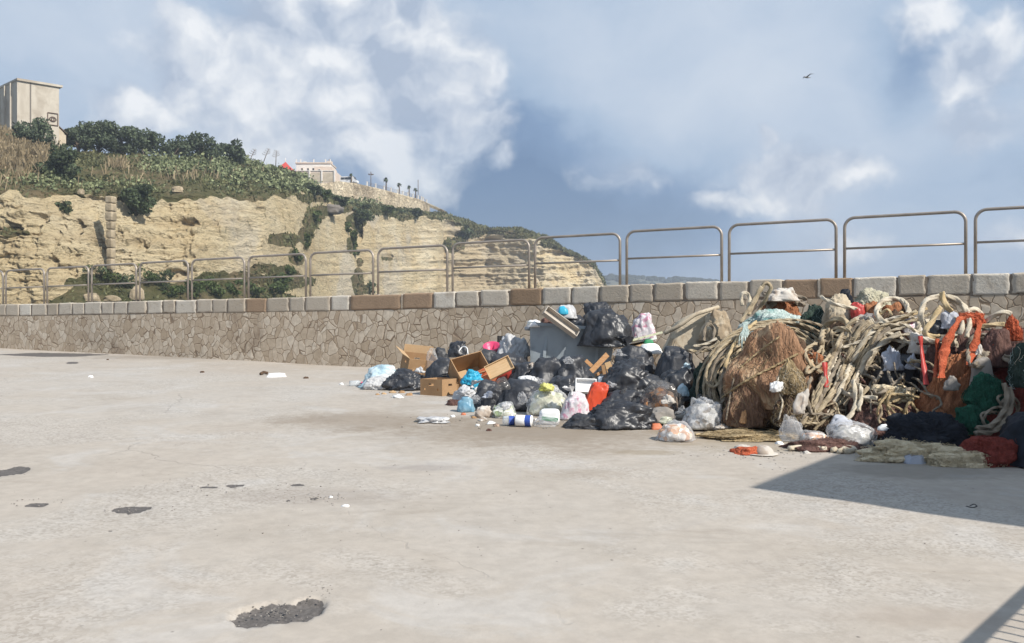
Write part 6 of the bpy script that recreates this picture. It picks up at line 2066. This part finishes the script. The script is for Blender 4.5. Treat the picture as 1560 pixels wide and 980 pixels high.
# the big coil arching over the dark netting: one continuous rope
rs = np.random.RandomState(77)
pts = []
turns = 16
for k in range(turns * 26):
    a = 2 * math.pi * k / 26
    f = k / (turns * 26)
    j1, j2 = math.sin(f * 40) * 5 + 3 * math.sin(a * 2 + f * 31), math.cos(f * 57) * 5 + 3 * math.sin(a * 3 + f * 23)
    rx = 112 - 52 * f + j1
    ry = 92 - 44 * f + j2
    x = 1180 - 12 * f + rx * math.cos(a) - 18 * math.sin(a) * 0
    y = 580 - 4 * f - ry * math.sin(a) + (x - 1180) * -.10
    dep = 11.0 + .22 * math.sin(a) - .35 * f + .03 * math.sin(f * 90 + a)
    pts.append((x, y, dep))
rope('long weathered rope coiled in many loops against the netting heap', pts, .024, 'rope', name='rope_coil', depth=1)
# drooping left part of the coil: hanging bights
LB = 'loose rope bight hanging from the big coil beside the dark green net'
for i in range(9):
    x0 = 1068 + i * 7
    sag = 590 + 22 * math.sin(i * 1.7) + i * 3
    rope(LB, [(1150 + i * 4, 500 + i * 5, 11.0), (1108 + i * 5, 522 + i * 5, 10.75), (x0 + 12, 556 + 3 * i, 10.6), (x0 + 8, sag - 10, 10.55), (x0 + 20, sag, 10.5), (x0 + 32, sag - 14, 10.55), (x0 + 40, 560 + 2 * i, 10.6)], .024, ['rope', 'rope_dark', 'rope'][i % 3], depth=1, group='rope bights hanging from the coil')
rope('yellowish rope laid over the big coil', [(1152, 490, 11.0), (1124, 516, 10.7), (1108, 548, 10.5), (1100, 580, 10.45)], .026, 'rope_gold', depth=1)
rope('rope end hanging straight to the ground beside the brown mound', [(1104, 560, 10.4), (1098, 590, 10.35), (1100, 618, 10.3), (1086, 640, 10.2), (1080, 648, 10.15)], .026, 'rope_dark', depth=1)
rope('dark rope running from the coil down along the brown mound', [(1112, 570, 10.35), (1108, 600, 10.3), (1096, 624, 10.2), (1104, 640, 10.0), (1122, 648, 9.9)], .022, 'rope_dark', depth=1)
rope('thick pale rope standing in a tall narrow loop above the coil', [(1140, 480, 12.0), (1152, 455, 12.1), (1165, 432, 12.1), (1174, 438, 12.15), (1168, 452, 12.2), (1158, 470, 12.3), (1150, 485, 12.2)], .036, 'rope', depth=1)
rope('second strand beside the tall narrow loop', [(1128, 492, 11.9), (1146, 462, 12.0), (1160, 437, 12.05)], .034, 'rope', depth=1)
rope('small hooked rope loop near the coping', [(1138, 478, 12.3), (1142, 460, 12.35), (1140, 449, 12.4), (1132, 447, 12.4), (1129, 456, 12.4), (1131, 466, 12.4)], .034, 'rope_pale', depth=1)
rope('grey rope loop between the canvas sack and the coil', [(1072, 520, 12.2), (1074, 500, 12.3), (1080, 494, 12.3), (1088, 502, 12.3), (1086, 520, 12.2)], .03, 'rope_dark', depth=1)
for i, p in enumerate([[(1056, 528), (1076, 524), (1092, 516)], [(1050, 534), (1068, 536), (1086, 528), (1096, 520)], [(1060, 540), (1074, 530), (1088, 536)]]):
    rope('short rope end tangled below the canvas sack', [(x, y, 11.9 - .1 * i) for x, y in p], .026, ['rope_pale', 'rope', 'rope_dark'][i], depth=1, group='rope ends below the canvas sack')
# teal hank of twine hanging on the coil
hk = MB()
for i in range(22):
    x = 1136 + rs.uniform(-9, 12)
    hk.tube(catmull([P3(1134 + rs.uniform(-4, 4), 494 + rs.uniform(-3, 3), 10.75), P3(x - 1, 512, 10.6), P3(x + rs.uniform(-3, 3), 530 + rs.uniform(-6, 6), 10.55)], .04), .006, 4)
o = hk.build('twine_hank', M['net_teal'])
tag(o, 'pale teal twine hank hanging over the coiled rope', 'twine')
# ropes hanging down between the mound and the hollow
GH = 'ropes hanging down the middle of the net heap'
hang = [[(1302, 508), (1288, 540), (1268, 580), (1246, 612), (1232, 632)], [(1318, 510), (1300, 545), (1280, 585), (1258, 618), (1238, 645)], [(1330, 515), (1310, 550), (1296, 590), (1270, 625), (1240, 655)],
        [(1268, 520), (1272, 545), (1268, 560), (1276, 572)], [(1282, 518), (1280, 545), (1284, 562)], [(1296, 512), (1290, 540), (1276, 566), (1262, 590)], [(1262, 500), (1260, 525), (1264, 545), (1258, 562)],
        [(1340, 530), (1318, 556), (1304, 590), (1286, 620)], [(1312, 560), (1304, 590), (1290, 612), (1288, 634)], [(1246, 560), (1252, 590), (1246, 615), (1232, 640)],
        [(1304, 520), (1292, 560), (1262, 610), (1225, 650)], [(1256, 508), (1252, 530), (1256, 552)], [(1322, 590), (1308, 612), (1298, 636)], [(1236, 575), (1228, 600), (1236, 630)]]
HL = ['long rope running from the khaki tarpaulin down to the brown mound foot', 'long grey rope second from the dark hollow', 'long rope at the edge of the dark hollow', 'short frayed rope end hanging over the tan netting', 'short rope end beside the frayed one', 'mid-length rope crossing behind the frayed ends', 'rope end hanging under the cream cloth bundle',
      'thin rope slanting out of the dark hollow', 'pale rope hanging through the knotted rope', 'grey rope trailing down beside the red-brown lump', 'longest grey rope sweeping to the ground by the brown mound', 'short pale rope end beside the cream cloth bundle', 'short pale rope leg below the knotted rope', 'grey rope hanging nearest the brown mound']
for i, p in enumerate(hang):
    rope(HL[i], p, [.030, .026, .024][i % 3], ['rope', 'rope_dark', 'rope', 'rope_pale'][i % 4] if i not in (3, 4, 11) else 'rope_pale', group=GH, lift=.05 + .015 * (i % 3))
rope('thick three-strand rope slanting from the white ring down to the knot', [(1372, 508), (1340, 526), (1318, 548), (1306, 580), (1302, 602)], .042, 'rope_pale', lift=.12)
rope('thick pale rope knotted across the hanging ropes', [(1280, 596), (1296, 602), (1312, 606), (1336, 606)], .034, 'rope_pale', lift=.14)
rope('upright pale rope tied into the knot', [(1300, 580), (1303, 604), (1302, 622), (1290, 640)], .034, 'rope_pale', lift=.11)
rope('bent pale rope looped round the knot', [(1294, 616), (1302, 590), (1310, 588), (1312, 604), (1308, 626)], .030, 'rope_pale', lift=.15)
# rope loops under the cream cloth bundle
rope('khaki rope arch standing below the cream cloth bundle', [(1254, 548), (1252, 516), (1262, 492), (1282, 486), (1292, 498), (1290, 520)], .045, 'rope', lift=.08)
rope('thin cream rim rope round the cloth bundle', [(1250, 452, 11.0), (1268, 462, 10.8), (1290, 468, 10.75), (1304, 470, 10.85)], .03, 'rope_pale', depth=1)
# ring of thick rope
ring = []
for k in range(27):
    a = 2 * math.pi * k / 24 + .5
    ring.append((1360 + 24 * math.cos(a), 475 - 20 * math.sin(a), 10.75 + .28 * math.sin(a)))
rope('thick white rope ring lying on top of the heap', ring, .043, 'rope_pale', name='rope_ring', depth=1)
rope('thin cord twisted inside the white rope ring', [(1340, 480, 10.7), (1352, 472, 10.65), (1362, 484, 10.62), (1374, 476, 10.65), (1366, 490, 10.6)], .022, 'rope_gold', depth=1)
for i, p in enumerate([[(1280, 516), (1310, 506), (1345, 496), (1385, 482), (1412, 470)], [(1276, 524), (1312, 512), (1350, 500), (1392, 488), (1416, 478)], [(1284, 530), (1316, 518), (1352, 506), (1380, 498)], [(1330, 502), (1360, 490), (1396, 474)]]):
    rope('thin straw coloured rope in the flat bundle across the heap top', p, .024, ['rope_gold', 'rope', 'rope_pale', 'rope'][i], lift=.05 + .02 * i, group='flat rope bundle across the heap top')
# white rope loops by the red strips
loops = [('white rope loop arching over the black ball', [(1410, 500, 9.9), (1403, 478, 9.9), (1410, 460, 9.95), (1426, 452, 9.98), (1440, 450, 10.0)]),
         ('golden stained rope arm of the loops', [(1432, 468, 9.7), (1422, 486, 9.65), (1410, 504, 9.6), (1414, 512, 9.6), (1432, 513, 9.6)]),
         ('thick ochre rope end standing highest in the loops', [(1436, 446, 9.85), (1437, 458, 9.8), (1443, 468, 9.75), (1450, 474, 9.75)]),
         ('white rope running from the ochre end over the heap edge', [(1440, 452, 9.95), (1456, 456, 9.95), (1468, 466, 9.9), (1473, 474, 9.85), (1486, 472, 9.95), (1496, 482, 10.0)]),
         ('second white rope below the ochre end', [(1446, 458, 10.0), (1462, 462, 9.95), (1474, 478, 9.8), (1476, 488, 9.75)]),
         ('short white hanging rope between the red strips', [(1477, 486, 9.6), (1476, 500, 9.55), (1472, 514, 9.5)]),
         ('white rope stub beside the short hanging one', [(1466, 490, 9.6), (1465, 502, 9.55), (1462, 510, 9.55)]),
         ('pale rope reaching to the fuzzy orange tuft', [(1500, 494, 9.7), (1512, 482, 9.65), (1528, 476, 9.6), (1540, 478, 9.6)]),
         ('pale rope lying along the orange net to the tuft', [(1484, 500, 9.65), (1504, 496, 9.6), (1530, 494, 9.55)]),
         ('frayed rope bottom of the loops with white shreds', [(1404, 514, 9.6), (1424, 520, 9.55), (1446, 514, 9.55), (1462, 506, 9.6), (1470, 492, 9.65)]),
         ('pale braided rope hanging in the shade down to the dark red net', [(1530, 584, 8.85), (1534, 610, 8.8), (1526, 632, 8.75), (1508, 650, 8.6), (1488, 652, 8.55)]),
         ('second braided rope beside the hanging one', [(1538, 590, 8.9), (1541, 614, 8.85), (1532, 638, 8.75), (1512, 658, 8.6), (1486, 660, 8.5)])]
for i, (lab, p) in enumerate(loops):
    rope(lab, p, .040 if i < 5 else .034, ['rope_pale', 'rope_gold', 'rope_gold', 'rope_pale', 'rope_pale', 'rope_pale', 'rope_pale', 'rope_pale', 'rope_gold', 'rope_pale', 'rope_dark', 'rope_dark'][i], depth=1, group='white rope loops on the shaded heap' if i < 10 else None)
rope('thin grey cable bent in the dark hollow', [(1362, 552, 9.95), (1366, 572, 9.9), (1380, 590, 9.9), (1398, 596, 9.9)], .012, 'rope_dark', depth=1)
rope('cream rope lying along the pavement before the long clear bag', [tuple(ground(x, y) + Vector((0, 0, .025))) for x, y in ((1200, 688), (1230, 686), (1262, 687), (1292, 690))], .03, 'rope_pale', depth=None) if False else None


def ground_rope(label, pts, r, mat):
    Q = np.array([tuple(ground(x, y) + Vector((0, 0, r * .9))) for x, y in pts])
    o0 = Q[0].copy()
    V, Fc = tube_geo(catmull(Q - o0, r), r, 9, 2 * math.pi / (r * 11) / 3, .16)
    tag(add_mesh('rope', V, Fc, M[mat], loc=tuple(o0)), label, 'rope')


ground_rope('cream rope lying on the pavement in front of the long clear bag', [(1202, 687), (1228, 685), (1252, 688), (1276, 686), (1296, 690)], .026, 'rope_pale')
ground_rope('frayed cream rope end bunched on the pavement at the shade edge', [(1268, 690), (1280, 686), (1290, 692), (1302, 688), (1290, 686), (1278, 692)], .026, 'rope_pale')
ground_rope('thin rope strand lying flat towards the spray can', [(1060, 664), (1084, 661), (1108, 656), (1118, 654)], .012, 'rope_gold')
ground_rope('loose wire ring lying on the shaded pavement', [(1478, 772), (1484, 770), (1488, 773), (1481, 775), (1472, 773)], .006, 'rubber')


# red plastic strips hanging from the loops
def ribbon(label, pts, w, mat='net_orange'):
    Q = np.array([tuple(at(*p)) for p in pts])
    o0 = Q[0].copy()
    c = catmull(Q - o0, .04)
    n = len(c)
    V, Fc = [], []
    for i in range(n):
        tw = .5 * math.sin(i * .35)
        a = np.array([math.cos(tw), math.sin(tw), 0]) * w / 2 * (1 + .15 * math.sin(i * 1.3))
        t = np.array([0, -.004, 0])
        V += [c[i] - a - t, c[i] + a - t, c[i] + a + t, c[i] - a + t]
    for i in range(n - 1):
        for k in range(4): Fc.append((i * 4 + k, i * 4 + (k + 1) % 4, i * 4 + 4 + (k + 1) % 4, i * 4 + 4 + k))
    tag(add_mesh('red_strip', V, Fc, M[mat], loc=tuple(o0)), label, 'plastic strip', 'red plastic strips hanging from the rope loops')


ribbon('straight red strip hanging alone nearest the dark hollow', [(1402, 512, 9.55), (1405, 540, 9.5), (1411, 586, 9.3)], .05, 'red')
ribbon('narrow red strip second from the dark hollow', [(1428, 516, 9.5), (1427, 545, 9.45), (1425, 575, 9.25)], .045)
ribbon('broad slanting red strip running up to the orange net', [(1466, 482, 9.65), (1452, 502, 9.5), (1440, 530, 9.4), (1434, 576, 9.2)], .10)
ribbon('broad red strip falling beside the white shreds', [(1494, 486, 9.65), (1489, 510, 9.5), (1484, 530, 9.45), (1476, 556, 9.2)], .09)
ribbon('thin orange strand stretched down from the fuzzy tuft', [(1536, 500, 9.5), (1524, 514, 9.45), (1513, 526, 9.4)], .02)
ribbon('short dark red strip hanging among the middle ropes', [(1256, 552, 9.8), (1258, 572, 9.75), (1259, 590, 9.7)], .06, 'red')
bag('white frayed plastic shreds hanging by the broad red strip', (1482, 524, 1498, 546), 9.35, 'cloth_white', 170, name='plastic_scrap', cat='scrap', crease=.5, lump=.6, boxy=1.3, level=4)


# many ropes dropped side by side from the top of the heap
rs = np.random.RandomState(64)
for i in range(18):
    f = i / 17
    x0, y0 = 1288 + 56 * f + rs.uniform(-5, 5), 500 + 14 * f + rs.uniform(-6, 6)
    x1, y1 = 1222 + 62 * f + rs.uniform(-8, 8), 650 - 12 * f + rs.uniform(-14, 6)
    b = rs.uniform(-9, 9)
    p = [(x0 + 14, y0 - 12), (x0, y0)] + [(x0 + (x1 - x0) * t_ + b * math.sin(3 * t_ + i), y0 + (y1 - y0) * t_) for t_ in (.25, .5, .75)] + [(x1, y1)]
    rope('rope of the sheaf falling from the heap top beside the brown mound', p, rs.uniform(.022, .036), ['rope', 'rope_dark', 'rope', 'rope_pale'][i % 4], group='sheaf of ropes falling from the heap top', lift=.05 + rs.uniform(0, .07), win=4)

for i, (lab, p, r_, mt) in enumerate([
        ('tan net edge rope crossing the brown mound from its foot to its shoulder', [(1100, 606), (1124, 588), (1152, 572), (1184, 556), (1214, 540), (1236, 532)], .016, 'net_tan'),
        ('thin tan cord over the peak of the brown mound', [(1128, 560), (1156, 536), (1186, 514), (1206, 500), (1224, 512)], .012, 'net_tan'),
        ('cord hanging down the near flank of the brown mound', [(1118, 576), (1112, 606), (1106, 640)], .013, 'rope_dark'),
        ('pale cord drooping from the tan tuft on the brown mound', [(1190, 560), (1184, 590), (1192, 612), (1186, 640)], .012, 'rope_pale'),
        ('net hem folded along the shoulder of the brown mound', [(1214, 500), (1232, 524), (1246, 556), (1250, 590), (1244, 620)], .022, 'net_brown_dark')]):
    rope(lab, p, r_, mt, name='cord', lift=.02, win=1)

# thin cords tangled all over the net heap
rs = np.random.RandomState(5150)
k = 0
while k < 34:
    x, y = rs.uniform(1225, 1400), rs.uniform(485, 600)
    if 1220 < x < 1260 and y > 600: continue
    p = [(x, y)]
    a = rs.uniform(-.4, 1.9)
    for j in range(rs.randint(4, 9)):
        a += rs.normal() * .7
        x += math.cos(a) * rs.uniform(8, 20)
        y += abs(math.sin(a)) * rs.uniform(8, 22) * (1 if rs.rand() < .8 else -.6)
        p.append((x, min(y, 645)))
    if max(q[0] for q in p) > 1440 or min(q[0] for q in p) < 1215: continue
    rope('thin cord tangled over the net heap among the thicker ropes', p, rs.uniform(.010, .020), ['rope', 'rope_dark', 'rope_dark', 'rope', 'net_plum'][k % 5], name='cord', group='thin cords tangled over the net heap', lift=.02 + rs.uniform(0, .03))
    k += 1


# long ropes thrown about in tangles
TANG = [((1225, 490, 1300, 570), 'rope', 'tangle of rope under the cream cloth bundle'), ((1290, 480, 1400, 530), 'rope_pale', 'pale tangle of rope beneath the white ring'),
        ((1300, 520, 1390, 600), 'rope_dark', 'grey tangle of rope around the dark hollow'),  ((1395, 485, 1470, 530), 'rope_pale', 'frayed pale rope tangle under the white loops'), ((1470, 500, 1545, 560), 'rope_dark', 'shaded rope tangle below the fuzzy orange tuft'),
         ((1160, 440, 1230, 470), 'rope_dark', 'dark rope tangle behind the white bunched cloth'), ((1330, 590, 1400, 640), 'net_tan', 'tan twine tangle over the plum net'), ((1490, 600, 1550, 660), 'rope_dark', 'shaded twine tangle beside the green pouch')]
for q, ((x0, y0, x1, y1), mt, lab) in enumerate(TANG):
    rs = np.random.RandomState(900 + q)
    n = 34
    f1, f2, f3, f4 = rs.uniform(.25, .6), rs.uniform(.35, .8), rs.uniform(.9, 1.5), rs.uniform(.9, 1.5)
    a1, a2, a3, a4 = rs.uniform(0, 6.28, 4)
    p = []
    for k in range(n):
        u = .5 + .36 * math.sin(k * f1 + a1) + .14 * math.sin(k * f3 + a3)
        v_ = .5 + .36 * math.sin(k * f2 + a2) + .14 * math.sin(k * f4 + a4)
        p.append((x0 + (x1 - x0) * u, y0 + (y1 - y0) * v_))
    r_ = .018 if 'twine' in lab else rs.uniform(.024, .032)
    Q = np.array(lay(p, r_ * 1.2, 12, 2))
    Q[:, 1] -= .05 * np.abs(np.sin(np.arange(len(Q)) * .7 + q)) * rs.uniform(.6, 1.4)
    rope(lab, [tuple(v) for v in Q], r_, mt, name='rope_tangle', depth='world')


for o in C.objects:
    if o.get('category') and not o.get('kind'): o['kind'] = 'thing'
